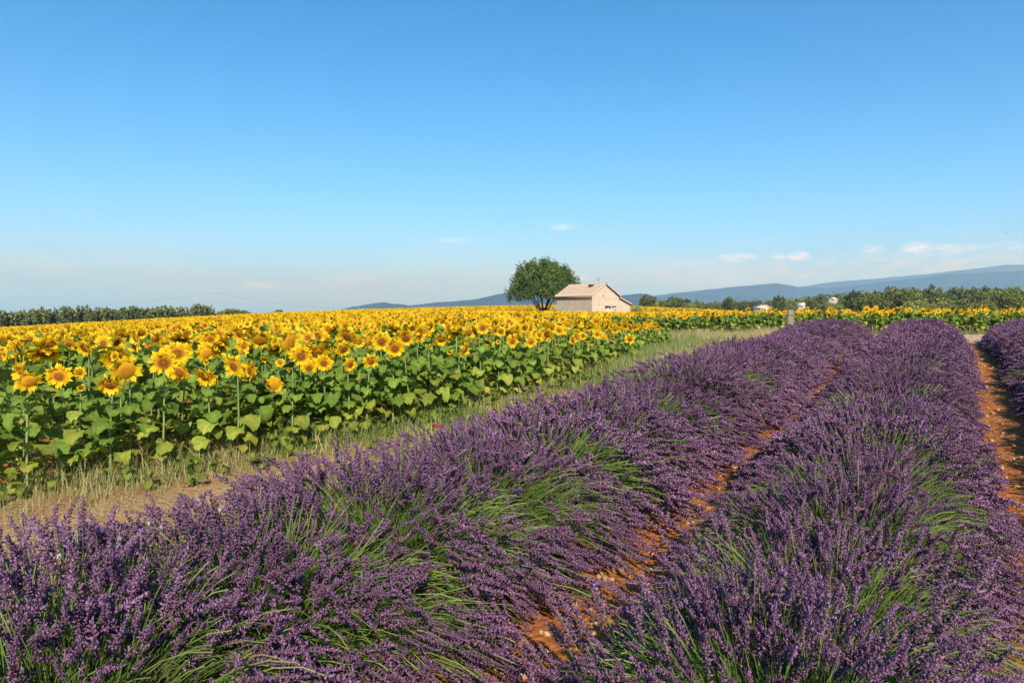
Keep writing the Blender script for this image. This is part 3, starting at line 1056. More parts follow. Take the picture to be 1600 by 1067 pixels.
for k in range(4):
    y = -2.0
    while y < 18.5:
        x = float(edge_x(y)) - 0.05 - .5 * k + g_s.normal(0, .06)
        yy = y + g_s.normal(0, .04)
        d, px = depth_px(x, yy)
        if -60 < px < 1080 and d > 3:
            cand.append((k, x, yy, d))
        y += g_s.uniform(.2, .3)
cand = [c for c in cand if all((c[1] - a) ** 2 + (c[2] - b) ** 2 > .025 for a, b in taken)]
cand.sort(key=lambda c: c[3] + .8 * c[0])
EXTRA = cand[222:]
_ys = {k: sorted([c[2] for c in cand[:222] if c[0] == k] + ([t[1] for t in taken] if k == 0 else [])) for k in range(4)}
for k, x, y, d in cand[:222]:
    h = ((.80, .90, .94, .96)[k] + .10 * float(sstep(9, 3, y))) * g_s.uniform(.84, 1.1) * (1 - .10 * float(sstep(6, 11, y)))
    p = plant_params(g_s, h)
    sunflower(x, y, p, d < 10 and k < 2, '%s sunflower, %s from the near end of the %s' % (HEADWORD[p['kind']], ordinal(_ys[k].index(y) + 1), RANK[k]), 'sunflowers of the ' + RANK[k])
    count += 1
# block beyond the row ends
RB0, RB1 = np.array([-8.6, 27.6]), np.array([6.5, 33.2])
rbd = (RB1 - RB0) / np.linalg.norm(RB1 - RB0)
rbn = np.array([-rbd[1], rbd[0]])
s, kk = 0.0, 0
while s < np.linalg.norm(RB1 - RB0):
    x, y = RB0 + rbd * s + rbn * g_s.normal(0, .1)
    p = plant_params(g_s, .9 * g_s.uniform(.85, 1.1))
    p['hs'] *= 1.1
    sunflower(x, y, p, False, '%s sunflower, %s from the left in the far line beyond the lavender rows' % (HEADWORD[p['kind']], ordinal(kk + 1)), 'sunflowers beyond the lavender rows')
    count += 1
    s += g_s.uniform(.2, .32)
    kk += 1
print('single sunflowers', count)

HUT = P(925, 90.0)               # near corner of the stone hut
TREE = P(849, 104.0)


def field_points():
    pts = []
    g = np.random.default_rng(77)
    # left and centre field, ever coarser with distance
    for d0, d1, sp in ((2, 14, .46), (14, 40, .47), (40, 110, .68), (110, 235, 1.12)):
        m = int((d1 * 1.9) * (d1 - d0) / (sp * sp))
        d = np.sqrt(g.uniform(d0 ** 2, d1 ** 2, m * 2))
        keepn = int((0.5 * (d1 ** 2 - d0 ** 2) * (1240 / F)) / (sp * sp))
        d = d[:keepn]
        px = g.uniform(-90, 1150, len(d))
        xy = P(px, d)
        pts.append(np.c_[xy, d, px])
    p = np.concatenate(pts)
    X, Y, d, px = p.T
    ok = X < edge_x(Y) - 0.05 - .5 * 4
    ok |= (d > 30) & (X < -8.6)
    ok &= ~((d > 40) & (px > 1150))
    lim = np.interp(px, [-100, 0, 270, 400, 700, 1200], [100, 108, 150, 190, 232, 232])
    ok &= d < lim
    u = (X - HUT[0]) * RGT[0] + (Y - HUT[1]) * RGT[1]
    v = (X - HUT[0]) * FWD[0] + (Y - HUT[1]) * FWD[1]
    ok &= ~((u > -6) & (u < 7) & (v > -.6) & (v < 12))
    ok &= np.hypot(X - TREE[0], Y - TREE[1]) > 1.0
    p = p[ok]
    # behind the line beyond the row ends
    m = 2300
    s_ = g.uniform(-2, np.linalg.norm(RB1 - RB0) + 6, m); b = g.uniform(.35, 11, m)
    q = RB0 + rbd * s_[:, None] + rbn * b[:, None]
    dd, pp = depth_px(q[:, 0], q[:, 1])
    p = np.concatenate([p, np.c_[q, dd, pp]])
    ex = np.array([(c[1], c[2], c[3], 500) for c in EXTRA]).reshape(-1, 4)
    return np.concatenate([p, ex])


def make_field():
    g = np.random.default_rng(78)
    p = field_points()
    x, y, d, px = p.T
    z = terrain(x, y)
    n = len(p)
    h = (.87 + .12 * sstep(16, 7, d) * sstep(9, 5, y)) * g.uniform(.84, 1.1, n) + .06 * (fbm(x / 3, y / 3, 61) - .5)
    lod = np.where(d < 15, 1, 2)
    mb = MB()
    az = SUNH + g.normal(0, .5, n)
    nod = np.where(g.random(n) < .75, g.uniform(-.25, .45, n), g.uniform(.4, 1.0, n))
    nrm_ = np.c_[np.cos(az) * np.cos(nod), np.sin(az) * np.cos(nod), -np.sin(nod)]
    kind = g.choice(6, n, p=[.30, .22, .09, .08, .18, .13])
    top = np.c_[x, y, z + h]
    hs = g.uniform(.85, 1.15, n) * np.where((d < 30) & (g.random(n) < .38), .4, 1) * np.where(d > 110, 1.95, np.where(d > 40, 1.36, 1.1))
    fr = frames(nrm_, g.uniform(0, 6.28, n))
    for l in (1, 2):
        for k in range(6):
            s = (lod == l) & (kind == k)
            pe, di, ca = HEADS[l][k]
            Rm = fr[s] * hs[s][:, None, None]
            mb.stamp(pe[0], pe[1], Rm, top[s], pe[2][None], g.random(s.sum()), 0)
            mb.stamp(di[0], di[1], Rm, top[s], di[2][None], g.random(s.sum()), 1)
            if l == 1:
                mb.stamp(ca[0], ca[1], Rm, top[s], ca[2][None], g.random(s.sum()), 2)
    nleaf = np.where(d < 15, 12, np.where(d < 40, 8, np.where(d < 110, 3, 2)))
    for i in range(12):
        s0 = nleaf > i
        for l in (1, 2):
            s = s0 & (lod == l)
            m = s.sum()
            if not m: continue
            a = g.uniform(0, 6.28, m)
            t = 1 - (i + g.random(m)) / 12 * (.8 if l == 1 else .62) - .05
            sc = g.uniform(.8, 1.3, m) * np.where(d[s] > 40, 1.7, 1.15)
            ca_, sa = np.cos(a), np.sin(a)
            Rm = np.zeros((m, 3, 3))
            Rm[:, 0, 0] = ca_; Rm[:, 0, 1] = -sa; Rm[:, 1, 0] = sa; Rm[:, 1, 1] = ca_; Rm[:, 2, 2] = 1
            T = np.c_[x[s], y[s], z[s] + h[s] * t - .04]
            lt = LEAFT[l][i % len(LEAFT[l])]
            tv, tf, tt = lt
            if l == 2:
                tv, tf, tt = tv[6:], tf[3:] - 6, tt[6:]
            mb.stamp(tv, tf, Rm * sc[:, None, None], T, tt[None], g.random(m), 3)
    # stems of the nearer plants
    s = d < 40
    tv = np.array([(-.008, 0, 0), (.008, 0, 0), (.007, 0, 1), (-.007, 0, 1), (0, -.008, 0), (0, .008, 0), (0, .007, 1), (0, -.007, 1)])
    Rm = np.zeros((s.sum(), 3, 3)); Rm[:, 0, 0] = Rm[:, 1, 1] = 1; Rm[:, 2, 2] = h[s] - .03
    f = nrm_[s] * .04
    mb.stamp(tv, [(0, 1, 2, 3), (4, 5, 6, 7)], Rm, np.c_[x[s], y[s], z[s]] - f * [1, 1, 0], .4, None, 4)
    o = mb.build('sunflower_field', [MAT['petal'], MAT['disc'], MAT['calyx'], MAT['sleaf'], MAT['sstem']])
    tag(o, 'golden sunflower field stretching back to the skyline and the stone hut', 'sunflower field', kind='stuff')
    print('field plants', n, 'tris', sum(len(q) for q in mb.f))


make_field()


# ------------------------------------------------------------------ grasses on the verge
def make_grass(name, label, x, y, hgt, tint, wid, seed, lean=.35):
    g = np.random.default_rng(seed)
    n = len(x)
    z = terrain(x, y) - .01
    a = g.uniform(0, 6.283, n)
    ln = np.abs(g.normal(0, lean, n)) * hgt
    b = np.c_[x, y, z]
    dv = np.c_[np.cos(a), np.sin(a), np.zeros(n)]
    side = np.c_[-np.sin(a + g.normal(0, .8, n)), np.cos(a), np.zeros(n)] * wid[:, None]
    mid = b + dv * (ln * .35)[:, None] + np.c_[np.zeros(n), np.zeros(n), hgt * .6]
    tip = b + dv * ln[:, None] + np.c_[np.zeros(n), np.zeros(n), hgt * g.uniform(.85, 1, n)]
    V = np.stack([b - side, b + side, mid + side * .7, mid - side * .7, tip], 1).reshape(-1, 3)
    f = np.array([(0, 1, 2), (0, 2, 3), (3, 2, 4)])[None] + (np.arange(n) * 5)[:, None, None]
    mb = MB()
    mb.add(V, f.reshape(-1, 3), np.repeat(np.clip(tint, 0, 1), 5), np.repeat(g.random(n), 5))
    return tag(mb.build(name, MAT['grass']), label, 'grass', kind='stuff')


def verge():
    g = np.random.default_rng(31)
    # low dry grass between the track and the sunflowers
    n = 90000
    y = g.uniform(-1.5, 1, n) * 0 + g.uniform(-1.5, 22, n) ** 1.0
    u = g.random(n) ** 1.4
    x = edge_x(y) - .25 + u * (.95 + .8 * sstep(5, 1.5, y) + .3 * np.sin(y * 1.3) + .25 * np.sin(y * 3.1 + 1)) + (g.random(n) < .22) * g.random(n) * 1.3
    clump = fbm(x * 1.6, y * 1.6, 41)
    keep = (g.random(n) < np.clip((clump - .34) * 3.4, .07, 1)) & (g.random(n) < 1.2 - u)
    keep &= x < -3.45
    x, y, u, clump = x[keep], y[keep], u[keep], clump[keep]
    hg = (.04 + .25 * g.random(len(x)) ** 2.4 * (1.2 - u)) * (.5 + clump) * (1 + .5 * sstep(8, 15, y))
    ti = .66 - 1.3 * (fbm(x * 1.2, y * 1.2, 51) - .42) - .35 * (g.random(len(x)) < .25) + .12 * g.normal(size=len(x)) - .2 * sstep(6, 14, y)
    make_grass('dry_grass', 'low straw-coloured grass along the foot of the sunflowers', x, y, hg, ti, .0011 + .0010 * g.random(len(x)) + .00035 * np.maximum(y, 0), 32, .85)
    # tall pale green grass past the end of the field edge
    n = 52000
    y = g.uniform(9.5, 27.5, n)
    x0 = edge_x(y) - .3
    x1 = -3.45 - .1 * np.sin(y * .8)
    x = x0 + (x1 - x0) * g.random(n)
    d, px = depth_px(x, y)
    clump = fbm(x * 1.1, y * 1.1, 42)
    keep = (g.random(n) < np.clip(sstep(9.5, 15, y) * (clump - .22) * 2.2, 0, 1)) & (x + (fbm(x * 1.5, y * 1.5, 12) - .5) * 1.6 < -3.9 + .5 * sstep(15, 19, y))
    x, y, clump = x[keep], y[keep], clump[keep]
    edge = sstep(-3.5, -4.6, x)
    hg = (.12 + .28 * g.random(len(x))) * (.6 + .7 * clump) * (.45 + .55 * edge)
    ti = .40 + .3 * sstep(-5.2, -3.9, x) + .35 * (fbm(x * .7, y * .7, 52) - .5) + .1 * g.normal(size=len(x)) + .4 * sstep(18, 22, y) * (fbm(x, y, 8) > .5)
    make_grass('tall_grass', 'tall pale green grass between the sunflower edge and the lavender', x, y, hg, ti, .0035 + .002 * g.random(len(x)), 33, .25)
    # broad-leaved weeds scattered along the verge
    m = 170
    wy = g.uniform(-1, 21, m); wx = edge_x(wy) + g.normal(.22, .28, m)
    mb = MB()
    for q in range(7):
        a = g.uniform(0, 6.28, m); sc = g.uniform(.2, .5, m)
        Rm = np.zeros((m, 3, 3)); Rm[:, 0, 0] = np.cos(a); Rm[:, 0, 1] = -np.sin(a); Rm[:, 1, 0] = np.sin(a); Rm[:, 1, 1] = np.cos(a); Rm[:, 2, 2] = 1.3
        lt = LEAFT[1][q % 3]
        mb.stamp(lt[0], lt[1], Rm * sc[:, None, None], np.c_[wx, wy, terrain(wx, wy) + g.uniform(0, .14, m)], lt[2][None] + .1, g.random(m))
    tag(mb.build('verge_weeds', MAT['sleaf']), 'leafy green weeds at the foot of the sunflowers', 'weeds', kind='stuff')
    # weedy strip in front of the far sunflower line
    n = 9000
    s_ = g.uniform(-1, np.linalg.norm(RB1 - RB0) + 3, n); b = -g.random(n) ** 1.5 * 1.6
    q = RB0 + rbd * s_[:, None] + rbn * b[:, None]
    make_grass('field_edge_weeds', 'low green weeds in front of the far sunflower line', q[:, 0], q[:, 1], .05 + .14 * g.random(n), .3 + .2 * g.normal(size=n), .005 + .003 * g.random(n), 34, .6)


verge()


# ------------------------------------------------------------------ trees
LEAFQ = (np.array([(0, -.5, 0), (.32, 0, .08), (0, .5, 0), (-.32, 0, .08)]), [(0, 1, 2), (0, 2, 3)])


def leaf_cloud(mb, centers, spread, per, size, g, tint0=.5, upright=0.0, mat=0):
    n = len(centers) * per
    c = np.repeat(centers, per, 0)
    sp = np.repeat(np.broadcast_to(spread, (len(centers),)), per)[:, None]
    off = norm(g.normal(size=(n, 3))) * (g.random((n, 1)) ** .45)
    off[:, 2] *= 1 + upright
    p = c + off * sp
    d = norm(g.normal(size=(n, 3)) + np.array([0, 0, .4]))
    Rm = frames(d, g.uniform(0, 6.28, n)) * (size * g.uniform(.6, 1.35, n))[:, None, None]
    ct = np.repeat(g.uniform(-.22, .22, len(centers)), per)
    mb.stamp(LEAFQ[0], LEAFQ[1], Rm, p, (tint0 + ct + g.normal(0, .12, n)).clip(0, 1)[:, None], g.random(n), mat)


def hut_tree():
    g = np.random.default_rng(3)
    x, y = TREE
    z = tz(x, y)
    root = empty('round_tree', (x, y, z))
    tag(root, 'dark green round-crowned tree standing beside the stone hut', 'tree')
    mb = MB()
    tube(mb, [(0, 0, -.2), (.05, 0, .7), (.0, .05, 1.35)], [.34, .27, .25], 9)
    mb.build('trunk', MAT['bark'], root, True)
    cz, rx, rz = 4.55, 5.15, 3.5
    ends = []
    for k in range(9):
        a = k / 9 * 6.283 + g.uniform(-.2, .2)
        el = g.uniform(.45, 1.25)
        e = np.array([math.cos(a) * math.cos(el) * rx * .75, math.sin(a) * math.cos(el) * rx * .75, 1.6 + math.sin(el) * 4.2])
        m = np.array([0, .03, 1.3]) * .5 + e * .5 + g.normal(0, .2, 3) - np.array([0, 0, .25])
        mb = MB()
        tube(mb, [(0, .03, 1.2), m * .6, m, e], [.17, .12, .08, .03], 6)
        mb.build('branch', MAT['bark'], root, True)
    n = 1150
    d = norm(g.normal(size=(n, 3)))
    d[:, 2] = np.where(d[:, 2] < -.55, -d[:, 2], d[:, 2])
    lump = 1 + .16 * (vnoise(np.arctan2(d[:, 1], d[:, 0]) * 2.2 + 8, d[:, 2] * 3 + 4, 5) - .5) + .10 * g.normal(size=n) * .6
    r = (g.random(n) ** .36) * lump
    c = np.c_[d[:, 0] * rx, d[:, 1] * rx, np.where(d[:, 2] > 0, d[:, 2] * rz * 1.08, d[:, 2] * rz * .98)] * np.c_[1 + .22 * np.clip(-d[:, 2], 0, 1), 1 + .22 * np.clip(-d[:, 2], 0, 1), np.ones(n)] * r[:, None] + [0, 0, cz]
    # the lower side draws in towards the trunk
    c[:, 2] = np.maximum(c[:, 2], 0.6 + .12 * np.hypot(c[:, 0], c[:, 1]) * g.uniform(.5, 1.1, n))
    mb = MB()
    leaf_cloud(mb, c, g.uniform(.34, .6, n), 28, .25, g, .5, .5)
    # upright shoots along the outline
    m = 170
    dd = norm(g.normal(size=(m, 3)) + [0, 0, .35]); dd[:, 2] = np.abs(dd[:, 2]) - .25
    b = dd * [rx * .97, rx * .97, rz * 1.02] + [0, 0, cz]
    for q in range(5):
        leaf_cloud(mb, b + (dd * .5 + [0, 0, .55]) * (.16 * q), .13, 5, .19, g, .6, .3)
    tag(mb.build('crown', MAT['treeleaf'], root), kind='stuff')


hut_tree()


def tree_proto(seed, h, w, trunk, per, nc, size, tint, flat=1.0):
    g = np.random.default_rng(seed)
    mb = MB()
    top = h * .62
    tube(mb, [(0, 0, -.3), (g.normal(0, .1), g.normal(0, .1), trunk), (0, 0, top)], [.18, .14, .05], 6)
    for k in range(4):
        a = k * 1.57 + g.uniform(-.4, .4)
        tube(mb, [(0, 0, trunk * .9), (math.cos(a) * w * .2, math.sin(a) * w * .2, trunk + .25 * h), (math.cos(a) * w * .36, math.sin(a) * w * .36, h * .7)], [.09, .06, .02], 5)
    tm = mb.mesh('trunk', MAT['bark'], True)
    d = norm(g.normal(size=(nc, 3)))
    r = g.random(nc) ** .33 * (1 + .3 * (vnoise(d[:, 0] * 2 + 5, d[:, 1] * 2 + d[:, 2] * 2 + 5, seed) - .5))
    c = d * [w / 2, w / 2, (h - trunk) / 2 * flat] * r[:, None] + [0, 0, trunk + (h - trunk) / 2]
    mb = MB()
    leaf_cloud(mb, c, w * .11, per, size, g, tint, .1)
    return tm, mb.mesh('crown', MAT['forestleaf'])


TP = {'oak': [tree_proto(60 + i, 6.3, 6.5, 1.0, 22, 90, .5, .45) for i in range(3)],
      'bushy': [tree_proto(70 + i, 4.6, 5.6, .4, 20, 80, .46, .75) for i in range(2)],
      'dark': [tree_proto(80 + i, 6.8, 5.6, 1.1, 22, 85, .5, .18) for i in range(2)],
      'pine': [tree_proto(90, 8.2, 4.2, 2.6, 22, 50, .45, .15, .8)]}
TLAB = {'oak': 'mid green broad tree', 'bushy': 'bright green low bushy tree', 'dark': 'dark evergreen tree', 'pine': 'slender dark pine rising above its neighbours'}
g_t = np.random.default_rng(15)


TREES = {}


def place_tree(px, d, kind, where, s=1.0):
    x, y = P(px, d)
    tm, cm = TP[kind][int(g_t.integers(0, len(TP[kind])))]
    root = empty({'oak': 'broadleaf_tree', 'bushy': 'bushy_tree', 'dark': 'evergreen_tree', 'pine': 'pine_tree'}[kind], (x, y, tz(x, y)), g_t.uniform(0, 6.28))
    TREES.setdefault((kind, where), []).append((px, root))
    tag(root, TLAB[kind] + ' ' + where, 'tree', '%ss %s' % (TLAB[kind].split(' rising')[0], where))
    sc = (s * g_t.uniform(.9, 1.15), s * g_t.uniform(.9, 1.15), s * g_t.uniform(.85, 1.15))
    link('trunk', tm, root, scale=sc)
    tag(link('crown', cm, root, scale=sc), kind='stuff')


for i in range(46):                       # thicket close behind the far sunflower line
    px = 1335 + 330 * (i + g_t.random()) / 46
    d = g_t.uniform(105, 165)
    k = g_t.choice(['oak', 'bushy', 'dark'], p=[.42, .38, .2])
    if px < 1390: k = 'oak'
    place_tree(px, d, k, 'in the thicket behind the far sunflowers', g_t.uniform(.75, 1.0) * (d / 150) ** .7)
for i in range(84):                       # open slope between the white houses and the thicket
    px = 1006 + 344 * (i + g_t.random()) / 84
    d = g_t.uniform(235, 330)
    if 1150 < px < 1215 or 1282 < px < 1312: d = g_t.uniform(310, 380)
    place_tree(px, d, g_t.choice(['oak', 'bushy', 'dark'], p=[.4, .2, .4]), 'on the slope around the pale houses', g_t.uniform(.7, 1.0))
for i in range(40):
    px = 1330 + 330 * (i + g_t.random()) / 40
    place_tree(px, g_t.uniform(190, 290), g_t.choice(['oak', 'bushy', 'dark'], p=[.4, .2, .4]), 'on the wooded slope behind the thicket', g_t.uniform(.8, 1.1))
for px, d in ((1294, 262), (1300, 255), (1307, 266), (1244, 212), (1250, 205), (1257, 215)):
    place_tree(px, d, 'bushy', 'in front of the small pale buildings', .72 if px > 1280 else .5)
place_tree(1337, 300, 'pine', 'on the wooded skyline', 1.0)
place_tree(1386, 420, 'pine', 'at the crest of the thicket', 1.05)
for (kind, where), lst in TREES.items():
    if kind == 'pine':
        continue
    for i, (px, root) in enumerate(sorted(lst, key=lambda q: q[0])):
        root['label'] = '%s %s from the left %s' % (ordinal(i + 1), TLAB[kind], where)


def woodland():
    g = np.random.default_rng(19)
    n = 1500
    px = g.uniform(985, 1760, n); d = np.sqrt(g.uniform(330 ** 2, 620 ** 2, n))
    xy = P(px, d)
    z = terrain(xy[:, 0], xy[:, 1])
    clear = fbm(xy[:, 0] / 45, xy[:, 1] / 45, 44) > .30
    xy, z = xy[clear], z[clear]
    n = len(z)
    c, sp = [], []
    h = g.uniform(3.5, 7, n)
    mb = MB()
    for q in range(9):
        dd = norm(g.normal(size=(n, 3)))
        c = np.c_[xy, z + h * .55] + dd * np.c_[h * .38, h * .38, h * .36]
        leaf_cloud(mb, c, h * .2, 5, 1.2, g, .4)
    tag(mb.build('woodland', MAT['forestleaf']), 'dark scrubby woodland covering the rising slope under the mountain', 'woodland', kind='stuff')


woodland()


def shrub(name, label, px0, px1, d0, d1, top0, top1, seed, dens=1.0, cat='hedge', size=.42):
    """upright leafy growth along a line on the ground; tops given in image rows"""
    g = np.random.default_rng(seed)
    a, b = P(px0, d0), P(px1, d1)
    L = np.linalg.norm(b - a)
    o = a
    oz = tz(*a)
    root = empty(name, (a[0], a[1], oz))
    tag(root, label, cat)
    n = max(6, int(L * 9 * dens))
    t = np.sort(g.random(n))
    q = a + (b - a) * t[:, None] + g.normal(0, .5, (n, 2))
    zb = terrain(q[:, 0], q[:, 1])
    d = depth_px(q[:, 0], q[:, 1])[0]
    zt = CAMZ - ((top0 + (top1 - top0) * t) - 487) / F * d
    h = (zt - zb) * (.85 + .35 * fbm(t * L / 3.5, t * 0, seed, 3)) * g.uniform(.8, 1.1, n)
    if px1 - px0 < 80:
        h *= np.sqrt(np.clip(1 - (2 * t - 1) ** 2 * .85, 0, 1))
    lv, st = MB(), MB()
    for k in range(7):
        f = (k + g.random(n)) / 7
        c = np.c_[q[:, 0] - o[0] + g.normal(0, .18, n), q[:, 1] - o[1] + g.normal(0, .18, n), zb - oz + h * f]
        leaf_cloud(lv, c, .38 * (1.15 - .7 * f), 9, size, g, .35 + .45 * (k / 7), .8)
    tv = np.array([(-.02, 0, 0), (.02, 0, 0), (0, 0, 1)])
    Rm = np.zeros((n, 3, 3)); Rm[:, 0, 0] = Rm[:, 1, 1] = 1; Rm[:, 2, 2] = h * 1.02
    Rm[:, 0, 2] = g.normal(0, .1, n); Rm[:, 1, 2] = g.normal(0, .1, n)
    st.stamp(tv, [(0, 1, 2)], Rm, np.c_[q - o, zb - oz - .1])
    tag(st.build('branches', MAT['bark'], root), kind='stuff')
    tag(lv.build('foliage', MAT['hedgeleaf'], root), kind='stuff')


shrub('hedge', 'long uneven green hedge closing off the sunflower field', -60, 288, 108, 150, 486.5, 481.5, 91)
shrub('field_bush', 'dense rounded green bush past the end of the long hedge', 292, 334, 152, 156, 477, 477, 92, 1.6, 'bush')
shrub('low_bush', 'low grey-green bush beside the utility pole', 341, 392, 168, 175, 484, 487, 93, 1.2, 'bush')
shrub('skyline_bush', 'tiny dark bush on the sunflower skyline left of the hills', 430, 442, 205, 205, 485.5, 485.5, 94, 2.0, 'bush')
shrub('hut_shrub', 'small dark shrub at the foot of the stone hut', 992, 999, 89, 89.3, 483, 484, 95, 2.5, 'bush', .22)


# ------------------------------------------------------------------ buildings
def hut():
    x, y = HUT
    z0 = 0.2
    root = empty('stone_hut', (x, y, tz(x, y)), TH + R(33))
    tag(root, 'small pink-beige stone farm hut with tiled roof in the sunflowers', 'hut')
    zb = -.5
    # local frame: gable lies along +x from the corner, the long side runs back along +y
    W, LT, L = 4.5, 1.95, 7.6
    base = tz(x, y)
    ze = 3.72 - base + .0          # eaves
    zr = 5.12 - base               # ridge
    zs = 3.72 - base               # main roof ends on the other side
    z1, z2 = 3.42 - base, 2.62 - base
    mb = MB()
    # gable walls with lean-to, thick
    gv = [(0, zb), (W + LT, zb), (W + LT, z2), (W, z1 + .02), (W, zs), (W / 2, zr), (0, ze)]
    for yy, fl in ((0, 1), (L, -1)):
        v = [(a, yy, b) for a, b in gv]
        f = [(0, 1, 2), (0, 2, 3), (0, 3, 6), (3, 4, 6), (4, 5, 6)]
        mb.add(v, f if fl > 0 else [t[::-1] for t in f])
    mb.add([(0, 0, zb), (0, 0, ze), (0, L, ze), (0, L, zb)], [(0, 1, 2, 3)])
    mb.add([(W + LT, 0, zb), (W + LT, L, zb), (W + LT, L, z2), (W + LT, 0, z2)], [(0, 1, 2, 3)])
    mb.add([(W, 0, z1), (W, L, z1), (W, L, zs), (W, 0, zs)], [(0, 1, 2, 3)])
    mb.build('wall', MAT['plaster'], root)

    def slope(name, xa, za, xb, zb_, over=.22, thick=.1):
        """barrel-tiled roof slope from ridge (xa, za) to eave (xb, zb_)"""
        dx, dz = xb - xa, zb_ - za
        ln = math.hypot(dx, dz)
        ux, uz = dx / ln, dz / ln
        nx, nz = (-uz, ux) if ux > 0 else (uz, -ux)
        m = MB()
        y0, y1 = -over * .7, L + over * .7
        ny = 152
        ys = np.linspace(y0, y1, ny)
        ph = np.abs(np.sin((ys - y0) / .2 * math.pi)) * .07 + .05
        courses = 12
        V = []
        ss = []
        for c in range(courses):
            ss += [(c / courses, .028), ((c + 1) / courses - 1e-3, 0.0)]
        tot = ln + over
        for s_, lift in ss:
            d_ = s_ * tot
            V.append(np.c_[xa + ux * d_ + nx * (ph + lift), ys, za + uz * d_ + nz * (ph + lift)])
        V.append(np.c_[np.full(ny, xa + ux * tot - nx * .02), ys, np.full(ny, za + uz * tot - nz * .02)])
        V = np.concatenate(V)
        nr = len(ss) + 1
        i = np.arange(nr - 1)[:, None]; j = np.arange(ny - 1)[None]
        q = np.stack([i * ny + j, i * ny + j + 1, (i + 1) * ny + j + 1, (i + 1) * ny + j], -1).reshape(-1, 4)
        m.add(V, q)
        # underside
        pa = (xa + nx * .02, za + nz * .02); pb = (xa + ux * tot + nx * -.02, za + uz * tot + nz * -.02)
        for yy0, yy1 in ((y0, y1),):
            m.add([(pa[0], yy0, pa[1]), (pb[0], yy0, pb[1]), (pb[0], yy1, pb[1]), (pa[0], yy1, pa[1])], [(0, 1, 2, 3)])
        # verge edge
        for yy in (y0, y1):
            k = 0 if yy == y0 else ny - 1
            m.add([(pa[0], yy, pa[1]), (pb[0], yy, pb[1]), (pb[0] + nx * .09, yy, pb[1] + nz * .09), (pa[0] + nx * .09, yy, pa[1] + nz * .09)], [(0, 1, 2, 3)])
        return m.build(name, MAT['tile'], root)
    r1 = slope('roof', W / 2, zr, 0, ze)
    r2 = slope('roof', W / 2, zr, W, zs, over=.28)
    r3 = slope('lean_to_roof', W, z1, W + LT, z2, over=.25)
    mb = MB()                       # ridge tiles
    for k in range(20):
        yy = -.1 + k * .39
        tube(mb, [(W / 2, yy, zr + .09), (W / 2, yy + .42, zr + .11)], [.13, .11], 8, cap=False)
    mb.build('ridge_tiles', MAT['tile'], r1)
    mb = MB()                       # moulded eave under the long side and dark verge boards on the gable
    box(mb, (-.17, -.02, ze - .34), (-.003, L, ze - .10))
    box(mb, (-.10, -.015, ze - .5), (-.003, L - .01, ze - .345))
    mb.build('eave', MAT['genoise'], root)
    for (xa, za, xb, zb_) in ((W / 2 + .1, zr - .06, W + .28, zs - .24), (W + .02, z1 - .03, W + LT + .22, z2 - .12)):
        mb = MB()
        v = [(xa, -.13, za), (xb, -.13, zb_), (xb, -.13, zb_ - .15), (xa, -.13, za - .15), (xa, -.005, za), (xb, -.005, zb_), (xb, -.005, zb_ - .15), (xa, -.005, za - .15)]
        mb.add(v, [(3, 2, 1, 0), (4, 5, 6, 7), (0, 1, 5, 4), (1, 2, 6, 5), (2, 3, 7, 6), (3, 0, 4, 7)])
        mb.build('verge_board', MAT['timber'], root)
    # old timber lintel above a walled-up opening
    zl = Z(479.5, 91.5) - base
    mb = MB()
    box(mb, (2.15, -.07, zl - .16), (2.55, -.004, zl + .14))
    mb.build('lintel', MAT['timber'], root)
    mb = MB()
    box(mb, (2.556, -.05, zl - .02), (3.05, -.004, zl + .13)); box(mb, (2.75, -.06, zl - .17), (3.12, -.003, zl - .03))
    mb.build('lintel', MAT['timber'], root)
    mb = MB()
    v = [(3.3, -.05, zl - .08), (4.05, -.05, zl + .02), (4.05, -.05, zl + .12), (3.3, -.05, zl + .06)]
    v += [(a, -.004, c) for a, b, c in v]
    mb.add(v, [(0, 1, 2, 3), (0, 1, 5, 4), (3, 2, 6, 7), (0, 4, 7, 3), (1, 5, 6, 2)])
    mb.build('lintel', MAT['timber'], root)
    mb = MB()
    box(mb, (2.3, -.03, zb), (4.0, -.004, zl - .25))
    mb.build('blocked_opening', MAT['pinkplaster'], root)
    mb = MB()
    box(mb, (1.72, -.02, 3.55 - base), (1.86, -.003, 3.72 - base))
    mb.build('vent', MAT['timber'], root)
    # aerial on the ridge, gap in the tiles
    mb = MB()
    ax, ay = W / 2, 1.5
    tube(mb, [(ax, ay, zr), (ax, ay, zr + .95)], .03, 6)
    for hz, w in ((.9, .5), (.65, .62)):
        tube(mb, [(ax - w / 2, ay - .1, zr + hz), (ax + w / 2, ay + .1, zr + hz)], .03, 5)
    mb.build('aerial', MAT['metal'], root)
    mb = MB()
    box(mb, (W / 2 - .75, 1.9, zr - .28), (W / 2 - .3, 2.6, zr + .03))
    mb.build('roof_vent', MAT['timber'], root)


hut()


